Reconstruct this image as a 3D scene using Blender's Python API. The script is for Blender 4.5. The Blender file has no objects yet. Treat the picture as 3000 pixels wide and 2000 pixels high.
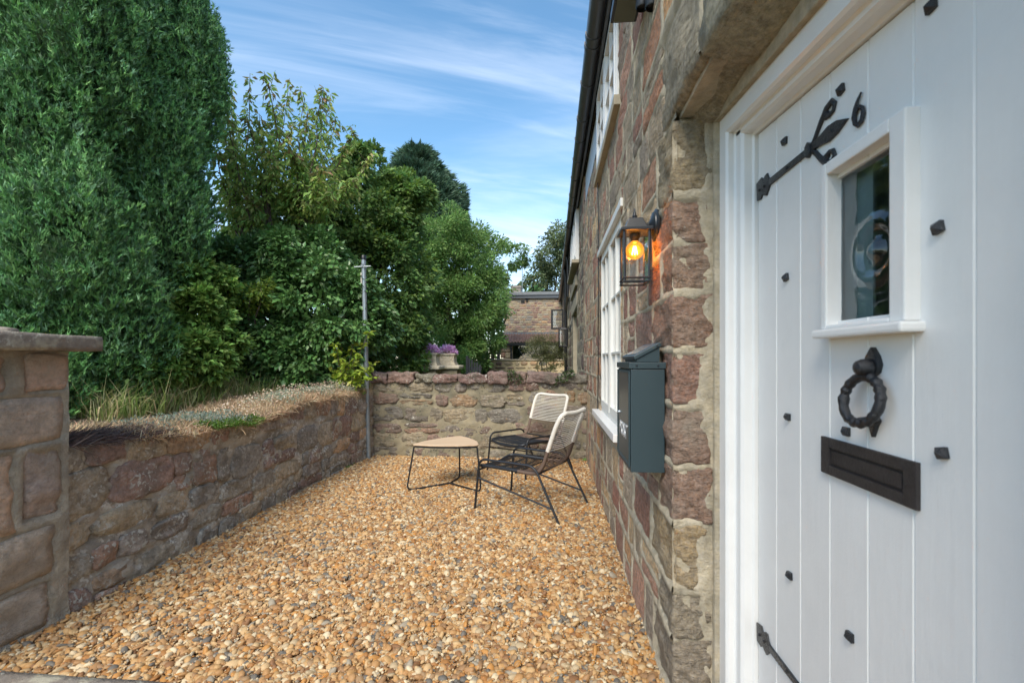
import bpy, math, random
import numpy as np
from mathutils import Matrix, Vector

# ------------------------------------------------------------------ camera, light, exposure
S = bpy.context.scene
COL = S.collection
R = math.radians
cam_d = bpy.data.cameras.new('camera')
cam = bpy.data.objects.new('camera', cam_d)
COL.objects.link(cam)
cam.location = (0, 0, 1.3)
cam.rotation_euler = (R(90), 0, R(5.03))
cam_d.sensor_width = 36
cam_d.lens = 16.0
cam_d.shift_y = 0.0179
cam_d.clip_start = 0.05
cam_d.clip_end = 600
cam_d.dof.use_dof = True
cam_d.dof.focus_distance = 5.0
cam_d.dof.aperture_fstop = 4.5
S.camera = cam

SUN_EL, SUN_AZ = 48.0, 192.0        # azimuth measured clockwise from +Y (the way the camera looks)
w = bpy.data.worlds.new('World'); S.world = w; w.use_nodes = True
nt = w.node_tree; N = nt.nodes; LK = nt.links; N.clear()
def wn(t, **k):
    n = N.new(t)
    for a, b in k.items(): setattr(n, a, b)
    return n
out = wn('ShaderNodeOutputWorld'); bg = wn('ShaderNodeBackground')
sky = wn('ShaderNodeTexSky', sky_type='NISHITA'); sky.sun_disc = False
sky.sun_elevation = R(SUN_EL); sky.sun_rotation = R(SUN_AZ)
sky.air_density = 1.0; sky.dust_density = 0.35; sky.ozone_density = 2.2
tc = wn('ShaderNodeTexCoord'); sep = wn('ShaderNodeSeparateXYZ'); LK.new(tc.outputs['Generated'], sep.inputs[0])
def wm(op, a, b=None):
    n = wn('ShaderNodeMath', operation=op)
    for i, v in enumerate((a, b)):
        if v is None: continue
        if isinstance(v, (int, float)): n.inputs[i].default_value = v
        else: LK.new(v, n.inputs[i])
    return n.outputs[0]
zz = wm('ADD', wm('MAXIMUM', sep.outputs[2], 0.0), 0.22)
cx_, cy_ = wm('DIVIDE', sep.outputs[0], zz), wm('DIVIDE', sep.outputs[1], zz)
cmb = wn('ShaderNodeCombineXYZ'); LK.new(cx_, cmb.inputs[0]); LK.new(cy_, cmb.inputs[1])
def cloud(rot, sc, scale, detail, lo, hi, dist=0.6, loc=(0, 0, 0)):
    m0 = wn('ShaderNodeMapping'); m0.inputs['Rotation'].default_value = (0, 0, R(rot)); LK.new(cmb.outputs[0], m0.inputs[0])
    m = wn('ShaderNodeMapping'); m.inputs['Scale'].default_value = sc; m.inputs['Location'].default_value = loc
    LK.new(m0.outputs[0], m.inputs[0])
    n = wn('ShaderNodeTexNoise'); n.inputs['Scale'].default_value = scale; n.inputs['Detail'].default_value = detail
    n.inputs['Roughness'].default_value = 0.58; n.inputs['Distortion'].default_value = dist
    LK.new(m.outputs[0], n.inputs['Vector'])
    r = wn('ShaderNodeMapRange'); r.interpolation_type = 'SMOOTHSTEP'
    r.inputs['From Min'].default_value = lo; r.inputs['From Max'].default_value = hi
    LK.new(n.outputs[0], r.inputs[0])
    return r.outputs[0]
c1 = cloud(-24, (0.30, 1.5, 1), 1.5, 8, 0.45, 0.76, 0.9, (0.35, 0.2, 0))
c2 = cloud(-16, (0.5, 1.0, 1), 0.9, 6, 0.38, 0.72, 0.6, (1.3, 0.4, 0))
c3 = cloud(-20, (0.35, 2.4, 1), 2.6, 8, 0.46, 0.74, 0.7, (4.3, 1.4, 0))
cl = wm('MINIMUM', wm('ADD', wm('ADD', wm('MULTIPLY', c1, 0.26), wm('MULTIPLY', c3, 0.16)), wm('MULTIPLY', c2, 0.40)), 0.8)
mix = wn('ShaderNodeMix', data_type='RGBA'); LK.new(cl, mix.inputs['Factor'])
hs = wn('ShaderNodeHueSaturation'); hs.inputs['Saturation'].default_value = 1.10; hs.inputs['Hue'].default_value = 0.488; hs.inputs['Value'].default_value = 1.0
LK.new(sky.outputs[0], hs.inputs['Color'])
LK.new(hs.outputs[0], mix.inputs['A']); mix.inputs['B'].default_value = (5.6, 5.9, 6.6, 1)
LK.new(mix.outputs['Result'], bg.inputs[0]); bg.inputs[1].default_value = 0.125
LK.new(bg.outputs[0], out.inputs[0])

sd = bpy.data.lights.new('sun', 'SUN'); sun = bpy.data.objects.new('sun', sd); COL.objects.link(sun)
sd.energy = 2.3; sd.angle = R(34); sd.color = (1.0, 0.92, 0.79)
az = R(SUN_AZ); el = R(SUN_EL)
to_sun = Vector((math.sin(az)*math.cos(el), math.cos(az)*math.cos(el), math.sin(el)))
sun.rotation_euler = to_sun.to_track_quat('Z', 'Y').to_euler()
sun.location = (-3, -4, 9)
S.view_settings.view_transform = 'Standard'; S.view_settings.look = 'None'
S.view_settings.exposure = 1.15; S.view_settings.gamma = 1.0; S.view_settings.use_curve_mapping = False
S.render.engine = 'CYCLES'

# ------------------------------------------------------------------ helpers
rs = np.random.RandomState(7); random.seed(7)

def hash2(ix, iy, s):
    h = (ix.astype(np.int64)*374761393 + iy.astype(np.int64)*668265263 + int(s)*1442695041) & 0xffffffff
    h = ((h ^ (h >> 13))*1274126177) & 0xffffffff
    return ((h ^ (h >> 16)) & 0xffffff)/float(0xffffff)*2-1
def vn(x, y, s=0):
    x = np.asarray(x, float); y = np.asarray(y, float)
    ix = np.floor(x); iy = np.floor(y); fx = x-ix; fy = y-iy
    fx = fx*fx*(3-2*fx); fy = fy*fy*(3-2*fy)
    a = hash2(ix, iy, s); b = hash2(ix+1, iy, s); c = hash2(ix, iy+1, s); d = hash2(ix+1, iy+1, s)
    return (a*(1-fx)+b*fx)*(1-fy)+(c*(1-fx)+d*fx)*fy
def fbm(x, y, s=0, o=3):
    r = 0; a = 1.0; t = 0
    for i in range(o):
        r = r+a*vn(x*2**i, y*2**i, s+i*17); t += a; a *= 0.5
    return r/t

def link(o, parent=None):
    COL.objects.link(o)
    if parent is not None:
        o.parent = parent
        m = Matrix.Identity(4); p = parent
        if p.type == 'EMPTY': m = Matrix.Translation(p.location)
        o.matrix_parent_inverse = m.inverted()
    return o
def mesh_np(name, V, F, m, parent=None, col=None, smooth=False, kind=None):
    """V (n,3); F list of arrays (m,k) or one array"""
    me = bpy.data.meshes.new(name)
    if not isinstance(F, (list, tuple)): F = [F]
    F = [np.asarray(f, np.int32) for f in F if len(f)]
    me.vertices.add(len(V)); me.vertices.foreach_set('co', np.asarray(V, np.float32).ravel())
    li = np.concatenate([f.ravel() for f in F]); me.loops.add(len(li)); me.loops.foreach_set('vertex_index', li)
    st = []; o = 0
    for f in F:
        st.append(o+np.arange(len(f))*f.shape[1]); o += f.size
    st = np.concatenate(st).astype(np.int32)
    me.polygons.add(len(st)); me.polygons.foreach_set('loop_start', st)
    if smooth: me.polygons.foreach_set('use_smooth', np.ones(len(st), bool))
    if col is not None:
        a = me.attributes.new('Col', 'FLOAT_COLOR', 'POINT')
        c = np.ones((len(V), 4), np.float32); c[:, :3] = col
        a.data.foreach_set('color', c.ravel())
    me.update(calc_edges=True); me.validate()
    me.materials.append(m)
    ob = bpy.data.objects.new(name, me); link(ob, parent)
    if kind: ob['kind'] = kind
    return ob
class MB:
    def __init__(s): s.v = []; s.f = []
    def add(s, vs, fs):
        b = len(s.v); s.v += [tuple(map(float, q)) for q in vs]; s.f += [tuple(i+b for i in f) for f in fs]; return s
    def box(s, x0, x1, y0, y1, z0, z1):
        return s.add([(x0,y0,z0),(x1,y0,z0),(x1,y1,z0),(x0,y1,z0),(x0,y0,z1),(x1,y0,z1),(x1,y1,z1),(x0,y1,z1)],
                     [(0,3,2,1),(4,5,6,7),(0,1,5,4),(1,2,6,5),(2,3,7,6),(3,0,4,7)])
    def tube(s, pts, r, n=8, cap=True, closed=False, squash=None):
        P = [Vector(p) for p in pts]; k = len(P); rr = r if isinstance(r, (list, tuple)) else [r]*k
        vs = []; up = None
        for i, p in enumerate(P):
            a = P[i-1] if (i > 0 or closed) else P[i]; b = P[(i+1) % k] if (i < k-1 or closed) else P[i]
            t = (b-a).normalized()
            if up is None: up = Vector((0,0,1)) if abs(t.z) < 0.9 else Vector((1,0,0))
            x = t.cross(up)
            if x.length < 1e-5: x = t.orthogonal()
            x.normalize(); y = x.cross(t).normalized(); up = y
            for j in range(n):
                q = 2*math.pi*j/n; v = (x*math.cos(q)+y*math.sin(q))*rr[i]
                if squash: v = Vector((v.x*squash[0], v.y*squash[1], v.z*squash[2]))
                vs.append(p+v)
        fs = []
        for i in range(k if closed else k-1):
            for j in range(n):
                a = i*n+j; b = i*n+(j+1) % n; c = ((i+1) % k)*n+(j+1) % n; d = ((i+1) % k)*n+j
                fs.append((a,b,c,d))
        if cap and not closed: fs += [tuple(range(n))[::-1], tuple(range((k-1)*n, k*n))]
        return s.add(vs, fs)
    def lathe(s, prof, o=(0,0,0), axis='z', n=20):
        vs = []; fs = []
        for (r, h) in prof:
            for j in range(n):
                q = 2*math.pi*j/n; a, b = r*math.cos(q), r*math.sin(q)
                p = {'z': (a, b, h), 'x': (h, a, b), 'y': (a, h, b)}[axis]
                vs.append((o[0]+p[0], o[1]+p[1], o[2]+p[2]))
        for i in range(len(prof)-1):
            for j in range(n):
                fs.append((i*n+j, i*n+(j+1) % n, (i+1)*n+(j+1) % n, (i+1)*n+j))
        fs += [tuple(range(n)), tuple(range((len(prof)-1)*n, len(prof)*n))]
        return s.add(vs, fs)
    def prism(s, poly, x0, x1, axis='x'):
        """poly of (a,b): axis x -> (y,z); axis y -> (x,z); axis z -> (x,y)"""
        k = len(poly); vs = []
        for h in (x0, x1):
            for (a, b) in poly: vs.append({'x': (h, a, b), 'y': (a, h, b), 'z': (a, b, h)}[axis])
        fs = [tuple(range(k)), tuple(range(k, 2*k))[::-1]]
        for i in range(k): fs.append((i, (i+1) % k, k+(i+1) % k, k+i))
        return s.add(vs, fs)
    def build(s, name, m, parent=None, smooth=False, bevel=0, kind=None, segs=2, label=None):
        me = bpy.data.meshes.new(name); me.from_pydata(s.v, [], s.f); me.materials.append(m)
        import bmesh
        bm = bmesh.new(); bm.from_mesh(me); bmesh.ops.recalc_face_normals(bm, faces=bm.faces)
        if bevel: bmesh.ops.bevel(bm, geom=[e for e in bm.edges if len(e.link_faces) == 2 and e.calc_face_angle() > 0.5], offset=bevel, segments=segs, affect='EDGES', profile=0.6)
        bm.to_mesh(me); bm.free()
        if smooth:
            me.polygons.foreach_set('use_smooth', [True]*len(me.polygons))
            me.set_sharp_from_angle(angle=R(40))
        o = bpy.data.objects.new(name, me); link(o, parent)
        if kind: o['kind'] = kind
        if label: o['label'] = label
        return o
def thing(name, label, cat, loc=(0,0,0), group=None):
    o = bpy.data.objects.new(name, None); o.empty_display_size = 0.1; o.location = loc; COL.objects.link(o)
    o['label'] = label; o['category'] = cat
    if group: o['group'] = group
    return o
def tag(o, label, cat, group=None):
    o['label'] = label; o['category'] = cat
    if group: o['group'] = group
    return o

# ------------------------------------------------------------------ materials
def mat(name, col=(.5,.5,.5), rough=0.7, attr=None, var=0.0, vscale=8, bump=0.0, bscale=60, spec=0.5, metal=0,
        speck=None, streak=None, trans=0.0, stretch=(1,1,1), dirt=None, coat=0, sheen=0, bump2=None, bdist=.01):
    m = bpy.data.materials.new(name); m.use_nodes = True; t = m.node_tree; n = t.nodes; L = t.links; n.clear()
    o = n.new('ShaderNodeOutputMaterial'); p = n.new('ShaderNodeBsdfPrincipled')
    p.inputs['Roughness'].default_value = rough; p.inputs['Specular IOR Level'].default_value = spec
    p.inputs['Metallic'].default_value = metal; p.inputs['Coat Weight'].default_value = coat
    g = n.new('ShaderNodeNewGeometry'); tcx = n.new('ShaderNodeTexCoord'); mp = n.new('ShaderNodeMapping')
    mp.inputs['Scale'].default_value = stretch; L.new(tcx.outputs['Object'], mp.inputs[0]); pos = mp.outputs[0]
    if attr:
        a = n.new('ShaderNodeAttribute'); a.attribute_name = attr; c = a.outputs['Color']
    else:
        a = n.new('ShaderNodeRGB'); a.outputs[0].default_value = (*col, 1); c = a.outputs[0]
    def noise(sc, det=5, ro=0.6, src=None):
        x = n.new('ShaderNodeTexNoise'); x.inputs['Scale'].default_value = sc; x.inputs['Detail'].default_value = det
        x.inputs['Roughness'].default_value = ro; L.new(src or pos, x.inputs['Vector']); return x.outputs[0]
    def mr(src, a0, a1, b0, b1):
        x = n.new('ShaderNodeMapRange'); L.new(src, x.inputs[0])
        for k, v in zip((1,2,3,4), (a0,a1,b0,b1)): x.inputs[k].default_value = v
        return x.outputs[0]
    def mixc(f, A, B, bt='MIX'):
        x = n.new('ShaderNodeMix'); x.data_type = 'RGBA'; x.blend_type = bt
        if isinstance(f, float): x.inputs['Factor'].default_value = f
        else: L.new(f, x.inputs['Factor'])
        for k, v in (('A', A), ('B', B)):
            if isinstance(v, tuple): x.inputs[k].default_value = (*v, 1)
            else: L.new(v, x.inputs[k])
        return x.outputs['Result']
    if var:
        h = n.new('ShaderNodeHueSaturation'); L.new(c, h.inputs['Color'])
        L.new(mr(noise(vscale, 6, 0.65), .3, .7, 1-var, 1+var), h.inputs['Value'])
        L.new(mr(noise(vscale*2.3, 3), .3, .7, 1-var*.5, 1+var*.5), h.inputs['Saturation']); c = h.outputs[0]
    if dirt:   # (colour, scale, lo, hi, amount)
        dc, ds, lo, hi, am = dirt
        c = mixc(mr(noise(ds, 6, .6), lo, hi, 0, am), c, dc)
    if streak:
        dc, sv, lo, hi, am = streak
        m2 = n.new('ShaderNodeMapping'); m2.inputs['Scale'].default_value = sv; L.new(tcx.outputs['Object'], m2.inputs[0])
        c = mixc(mr(noise(1.0, 5, .6, m2.outputs[0]), lo, hi, 0, am), c, dc)
    if speck:
        sc_, ss, lo, hi = speck
        f1 = mr(noise(ss, 2, .5), lo, hi, 0, 1); f2 = mr(noise(ss*.13, 3, .6), .47, .6, 0, 1)
        mm = n.new('ShaderNodeMath'); mm.operation = 'MULTIPLY'; L.new(f1, mm.inputs[0]); L.new(f2, mm.inputs[1])
        c = mixc(mm.outputs[0], c, sc_)
    L.new(c, p.inputs['Base Color'])
    if bump:
        b = n.new('ShaderNodeBump'); b.inputs['Strength'].default_value = bump; b.inputs['Distance'].default_value = bdist
        L.new(noise(bscale, 7, .68), b.inputs['Height']); last = b
        if bump2:
            b2 = n.new('ShaderNodeBump'); b2.inputs['Strength'].default_value = bump2[1]; b2.inputs['Distance'].default_value = bump2[2]
            m3 = n.new('ShaderNodeMapping'); m3.inputs['Scale'].default_value = bump2[3]; L.new(tcx.outputs['Object'], m3.inputs[0])
            L.new(noise(bump2[0], 5, .6, m3.outputs[0]), b2.inputs['Height']); L.new(b.outputs[0], b2.inputs['Normal']); last = b2
        L.new(last.outputs[0], p.inputs['Normal'])
    if trans:
        tr = n.new('ShaderNodeBsdfTranslucent'); L.new(c, tr.inputs[0])
        ad = n.new('ShaderNodeMixShader'); ad.inputs[0].default_value = trans
        L.new(p.outputs[0], ad.inputs[1]); L.new(tr.outputs[0], ad.inputs[2]); L.new(ad.outputs[0], o.inputs[0])
    else: L.new(p.outputs[0], o.inputs[0])
    return m
def glass_mat(name, tint=(.9,.93,.93), bump=0.0):
    m = bpy.data.materials.new(name); m.use_nodes = True; t = m.node_tree; n = t.nodes; L = t.links; n.clear()
    o = n.new('ShaderNodeOutputMaterial'); g = n.new('ShaderNodeBsdfGlossy'); g.inputs['Roughness'].default_value = 0.01
    tr = n.new('ShaderNodeBsdfTransparent'); tr.inputs[0].default_value = (*tint, 1)
    f = n.new('ShaderNodeFresnel'); f.inputs[0].default_value = 1.5
    a = n.new('ShaderNodeMath'); a.operation = 'MULTIPLY_ADD'; a.inputs[1].default_value = 1.5; a.inputs[2].default_value = .02; a.use_clamp = True
    L.new(f.outputs[0], a.inputs[0])
    mx = n.new('ShaderNodeMixShader'); L.new(a.outputs[0], mx.inputs[0]); L.new(tr.outputs[0], mx.inputs[1]); L.new(g.outputs[0], mx.inputs[2])
    if bump:
        nz = n.new('ShaderNodeTexNoise'); nz.inputs['Scale'].default_value = 9; nz.inputs['Detail'].default_value = 1
        tx = n.new('ShaderNodeTexCoord'); L.new(tx.outputs['Object'], nz.inputs['Vector'])
        b = n.new('ShaderNodeBump'); b.inputs['Strength'].default_value = bump; b.inputs['Distance'].default_value = .02
        L.new(nz.outputs[0], b.inputs['Height']); L.new(b.outputs[0], g.inputs['Normal']); L.new(b.outputs[0], f.inputs['Normal'])
    L.new(mx.outputs[0], o.inputs[0]); return m
def emit_mat(name, col, st):
    m = bpy.data.materials.new(name); m.use_nodes = True; p = m.node_tree.nodes['Principled BSDF']
    p.inputs['Base Color'].default_value = (*col, 1); p.inputs['Emission Color'].default_value = (*col, 1); p.inputs['Emission Strength'].default_value = st
    return m

M_stone = mat('facade_stone', attr='Col', rough=.9, var=.42, vscale=38, bump=1.0, bscale=95, bdist=.02, spec=.2,
              dirt=((.36,.32,.25), 5, .48, .72, .6), speck=((.50,.42,.36), 60, .66, .74), bump2=(20, 1.0, .03, (1, .6, 2.2)))
M_mortar = mat('facade_mortar', (.50,.43,.315), rough=.95, var=.26, vscale=22, bump=1.0, bscale=110, spec=.2, dirt=((.26,.235,.175), 6, .48, .72, .6))
M_wstone = mat('weathered_stone', attr='Col', rough=.92, var=.40, vscale=30, bump=1.0, bscale=70, bdist=.02, spec=.2,
               dirt=((.17,.16,.14), 5.5, .46, .68, .65), speck=((.62,.61,.56), 44, .535, .60), bump2=(9, .9, .02, (1, 1, 2.2)))
M_wmortar = mat('weathered_mortar', (.42,.385,.33), rough=.95, var=.35, vscale=7, bump=1.0, bscale=50, spec=.2,
                dirt=((.15,.14,.12), 4.5, .48, .68, .7), speck=((.62,.61,.57), 40, .51, .58), bump2=(7, .9, .03, (1, 1, 2.5)))
M_estone = mat('end_wall_stone', attr='Col', rough=.92, var=.38, vscale=26, bump=1.0, bscale=60, bdist=.02, spec=.2,
               dirt=((.13,.12,.095), 5.5, .48, .68, .8), speck=((.5,.48,.42), 40, .60, .68), bump2=(8, 1.0, .03, (1, 1, 3.5)))
M_emortar = mat('end_wall_mortar', (.265,.228,.155), rough=.95, var=.2, vscale=5, bump=.8, bscale=60, spec=.2,
                dirt=((.12,.115,.085), 3.2, .48, .66, .8), speck=((.09,.09,.07), 36, .56, .66))
M_pebble = None
M_soil = mat('soil', (.22,.18,.12), rough=1, var=.4, bump=1, bscale=30, spec=.1)
M_field = mat('field_grass', (.045,.07,.02), rough=1, var=.4, vscale=3, bump=1, bscale=20, spec=.1)
M_white = mat('white_paint', (.78,.77,.745), rough=.32, var=.03, vscale=6, bump=.12, bscale=30, spec=.5, bump2=(55, .25, .003, (1, 1, .06)), dirt=((.68,.67,.64), 8, .62, .8, .25))
M_cream = mat('cream_paint', (.74,.73,.68), rough=.4, var=.03, bump=.08, bscale=40, spec=.5, dirt=((.5,.48,.42), 7, .6, .8, .3))
M_board = mat('white_board', (.66,.70,.76), rough=.5, var=.04)
M_iron = mat('black_iron', (.009,.010,.013), rough=.27, var=.2, bump=.5, bscale=90, spec=.6, bump2=(160, .5, .004, (1,1,1)))
M_ironb = mat('brown_black_iron', (.028,.023,.022), rough=.55, var=.3, vscale=40, bump=.5, bscale=150, spec=.4)
M_black = mat('black_powder_coat', (.012,.013,.016), rough=.42, spec=.5)
M_lamp = mat('charcoal_lamp', (.020,.023,.028), rough=.38, spec=.5, bump=.05, bscale=300)
M_mail = mat('slate_green_steel', (.030,.050,.058), rough=.42, spec=.5, bump=.03, bscale=250)
M_maildoor = mat('slate_green_satin', (.040,.055,.058), rough=.28, spec=.6)
M_pvc = mat('grey_plastic_gutter', (.085,.09,.10), rough=.32, spec=.5, var=.12, vscale=6)
M_pipe = mat('black_downpipe', (.012,.012,.014), rough=.35)
M_lead = mat('grey_lead', (.16,.17,.18), rough=.5, var=.15)
M_steel = mat('galvanised_steel', (.30,.34,.37), rough=.42, metal=.5, var=.15, vscale=10, spec=.5)
M_cordw = mat('cream_cord', (.66,.62,.55), rough=.75, bump=.3, bscale=500)
M_cordb = mat('brown_cord', (.13,.085,.062), rough=.7, bump=.3, bscale=500)
M_cordk = mat('black_cord', (.014,.016,.020), rough=.5)
M_sill = mat('beige_stone_sill', (.42,.36,.26), rough=.85, var=.12, bump=.4, bscale=80, spec=.3)
M_slab = mat('weathered_slab', (.24,.21,.18), rough=.92, var=.25, vscale=9, bump=.9, bscale=50, spec=.2, dirt=((.46,.44,.34), 9, .50, .62, .7), speck=((.5,.49,.42), 40, .6, .68))
M_planter = mat('cast_stone', (.66,.58,.44), rough=.9, var=.14, bump=.5, bscale=60, dirt=((.20,.18,.13), 12, .5, .75, .6))
M_flower = mat('purple_petals', (.45,.22,.60), rough=.6, trans=.3)
M_dark = mat('dark_interior', (.02,.02,.02), rough=.9)
M_room = mat('room_plaster', (.16,.17,.18), rough=.9)
M_curt = mat('curtain_cloth', (.36,.36,.35), rough=.9)
M_glass = glass_mat('window_glass')
M_glassr = glass_mat('old_glass', (.78,.86,.88), bump=.06)
M_lglass = glass_mat('lamp_glass', (.97,.97,.97))
M_tile = mat('brown_roof_tile', (.24,.15,.125), rough=.85, var=.25, bump=.4, bscale=60)
M_slate = mat('dark_roof_slate', (.035,.033,.035), rough=.8, var=.25)
M_gate = mat('dark_grey_timber', (.035,.038,.043), rough=.7, var=.2)
M_bark = mat('bark', (.10,.08,.06), rough=.95, var=.3, bump=1, bscale=30, spec=.1, stretch=(1,1,.3))
M_twig = mat('twig', (.12,.09,.07), rough=.9)
def leafm(name, tr=.38, rough=.5, spec=.35): return mat(name, attr='Col', rough=rough, spec=spec, trans=tr)
M_leaf = leafm('leaf'); M_conleaf = leafm('conifer_leaf', .15, .6, .25); M_straw = leafm('straw', .15, .8, .1)
M_glossleaf = leafm('gloss_leaf', .18, .36, .5)
# timber top
M_wood = mat('oak_veneer', (.58,.43,.29), rough=.5, var=.10, vscale=2.5, stretch=(1.2, 14, 1), bump=.08, bscale=80, streak=((.40,.26,.16), (2.5, 55, 1), .5, .75, .5))
# pebble material: one colour per pebble
M_pebble = bpy.data.materials.new('pea_shingle'); M_pebble.use_nodes = True
t = M_pebble.node_tree; n = t.nodes; L = t.links; p = n['Principled BSDF']
oi = n.new('ShaderNodeObjectInfo'); rp = n.new('ShaderNodeValToRGB'); rp.color_ramp.interpolation = 'CONSTANT'
pc = [(.46,.27,.125),(.56,.37,.19),(.62,.46,.28),(.40,.20,.075),(.52,.32,.15),(.27,.145,.075),(.50,.41,.29),(.55,.29,.10),(.66,.56,.42),(.34,.21,.12),(.38,.26,.16),(.46,.28,.14),(.72,.64,.50),(.58,.40,.22),(.16,.155,.155),(.36,.33,.29),(.42,.25,.13),(.60,.43,.25)]
cr = rp.color_ramp
while len(cr.elements) < len(pc): cr.elements.new(.5)
for i, q in enumerate(pc): cr.elements[i].position = i/len(pc); cr.elements[i].color = (*q, 1)
L.new(oi.outputs['Random'], rp.inputs[0])
nz = n.new('ShaderNodeTexNoise'); nz.inputs['Scale'].default_value = 1.6; tx = n.new('ShaderNodeTexCoord'); L.new(tx.outputs['Object'], nz.inputs['Vector'])
nz.inputs['Scale'].default_value = 90; nz.inputs['Detail'].default_value = 4
hv = n.new('ShaderNodeHueSaturation'); mrn = n.new('ShaderNodeMapRange'); L.new(nz.outputs[0], mrn.inputs[0])
for k, v in zip((1,2,3,4), (.3,.7,.72,1.28)): mrn.inputs[k].default_value = v
L.new(mrn.outputs[0], hv.inputs['Value']); L.new(rp.outputs[0], hv.inputs['Color']); gm = n.new('ShaderNodeMix'); gm.data_type = 'RGBA'; gm.blend_type = 'MULTIPLY'; gm.inputs['Factor'].default_value = 1; gm.inputs['B'].default_value = (.78,.725,.615,1); L.new(hv.outputs[0], gm.inputs['A']); L.new(gm.outputs['Result'], p.inputs['Base Color'])
p.inputs['Roughness'].default_value = .62; p.inputs['Specular IOR Level'].default_value = .35

# ------------------------------------------------------------------ stone building kit
RED = [(.235,.125,.105),(.26,.15,.125),(.20,.115,.10),(.29,.175,.14),(.23,.15,.13),(.31,.17,.115)]
BUF = [(.36,.29,.19),(.33,.26,.17),(.40,.31,.19),(.30,.25,.18)]
GRY = [(.24,.215,.18),(.20,.185,.165),(.27,.24,.19),(.23,.19,.165)]
ORG = [(.36,.22,.12),(.40,.24,.12)]
def pick(rng, wts):
    k = rng.choice(4, p=np.array(wts)/sum(wts)); pal = (RED, BUF, GRY, ORG)[k]
    c = np.array(pal[rng.randint(len(pal))]); c = c*.80+c.mean()*np.array([.215,.20,.175]); return c*(0.85+.3*rng.rand())
class Frame:
    def __init__(s, o, u, v, n): s.o, s.u, s.v, s.n = map(lambda a: np.array(a, float), (o, u, v, n))
    def p(s, u, v, h):
        u = np.asarray(u)[..., None]; v = np.asarray(v)[..., None]; h = np.asarray(h)[..., None]
        return s.o+s.u*u+s.v*v+s.n*h
def stone_geo(fr, u0, u1, v0, v1, rng, h=.012, gap=.012, rough=.006, ex=3.2, k=16, depth=.05, jit=.10, field=None):
    """irregular rounded stone filling a cell; returns V, F3, F4"""
    w, hh = u1-u0-gap, v1-v0-gap; cu, cv = (u0+u1)/2, (v0+v1)/2
    a = (np.arange(k)+rng.rand()*.5)/k*2*np.pi
    ca, sa = np.cos(a), np.sin(a)
    e = ex*(0.8+.5*rng.rand())
    rr = (np.abs(ca)**e+np.abs(sa)**e)**(-1/e)
    asp = max(w, hh)
    rr = rr*(1-jit*.5+jit*np.array([rng.rand() for _ in a])*.9)
    sk = (rng.rand()-.5)*.16; sk2 = (rng.rand()-.5)*.16
    V = []; hs = [-depth, h*.35, h*.85, h]; sc = [1.02, 1.0, .90, .55]
    tu, tv = (rng.rand()-.5)*h*.9, (rng.rand()-.5)*h*.9
    sd = rng.randint(9999)
    for s_, h_ in zip(sc, hs):
        x = ca*rr*s_*w/2; y = sa*rr*s_*hh/2
        x2 = x*(1+sk*y/hh*2); y2 = y*(1+sk2*x/w*2)
        hz = h_+(tu*x/w*2+tv*y/hh*2)*(s_ < 1.01)+rough*fbm((cu+x)*14, (cv+y)*14, sd)*(0 if h_ < 0 else 1)
        V.append(np.stack([cu+x2, cv+y2, hz], -1))
    V.append(np.array([[cu, cv, h+rough*(rng.rand()-.5)*2]]))
    V = np.concatenate(V)
    if field is not None: V[:, 2] += field(V[:, 0], V[:, 1])
    P = fr.p(V[:, 0], V[:, 1], V[:, 2])
    F4 = []; i = np.arange(k); j = (i+1) % k
    for r in range(3): F4.append(np.stack([r*k+i, r*k+j, (r+1)*k+j, (r+1)*k+i], -1))
    F3 = np.stack([3*k+i, 3*k+j, np.full(k, 4*k)], -1)
    F4 = np.concatenate(F4)
    if np.dot(np.cross(fr.u, fr.v), fr.n) < 0: F4 = F4[:, ::-1]; F3 = F3[:, ::-1]
    return P, F3, F4
def courses(u0, u1, v0, vtop, hr, wr, rng, holes=(), wob=.02, split=.15):
    """rows of stone cells (u0,u1,v0,v1). vtop is a function of u"""
    cells = []; v = v0; vt = max(vtop(x) for x in np.linspace(u0, u1, 20))
    while v < vt-.03:
        h = hr[0]+(hr[1]-hr[0])*rng.rand(); u = u0
        if vt-(v+h) < hr[0]*.5: h = vt-v
        while u < u1-.02:
            w_ = wr[0]+(wr[1]-wr[0])*rng.rand()**1.3
            if u1-(u+w_) < wr[0]*.6: w_ = u1-u
            wv = wob*float(vn(u*.9, v*3, 5)+vn(u*2.3, v*3, 9)*.5)
            a, b, c, d = u, u+w_, v+wv, v+h+wv
            top = vtop((a+b)/2)
            if d > top: d = top
            ok = d-c > .05
            for (hu0, hu1, hv0, hv1) in holes:
                if a < hu1 and b > hu0 and c < hv1 and d > hv0:
                    # trim against the hole
                    if a < hu0 and hu0-a > .07: b = hu0
                    elif b > hu1 and b-hu1 > .07: a = hu1
                    elif c < hv0 and hv0-c > .05: d = hv0
                    elif d > hv1 and d-hv1 > .05: c = hv1
                    else: ok = False
            if ok and b-a > .05:
                r_ = rng.rand()
                if r_ < split and d-c > .15:
                    m_ = c+(d-c)*(.35+.3*rng.rand()); cells += [(a, b, c, m_), (a, b, m_, d)]
                else: cells.append((a, b, c, d))
            u += w_
        v += h
    return cells
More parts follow.
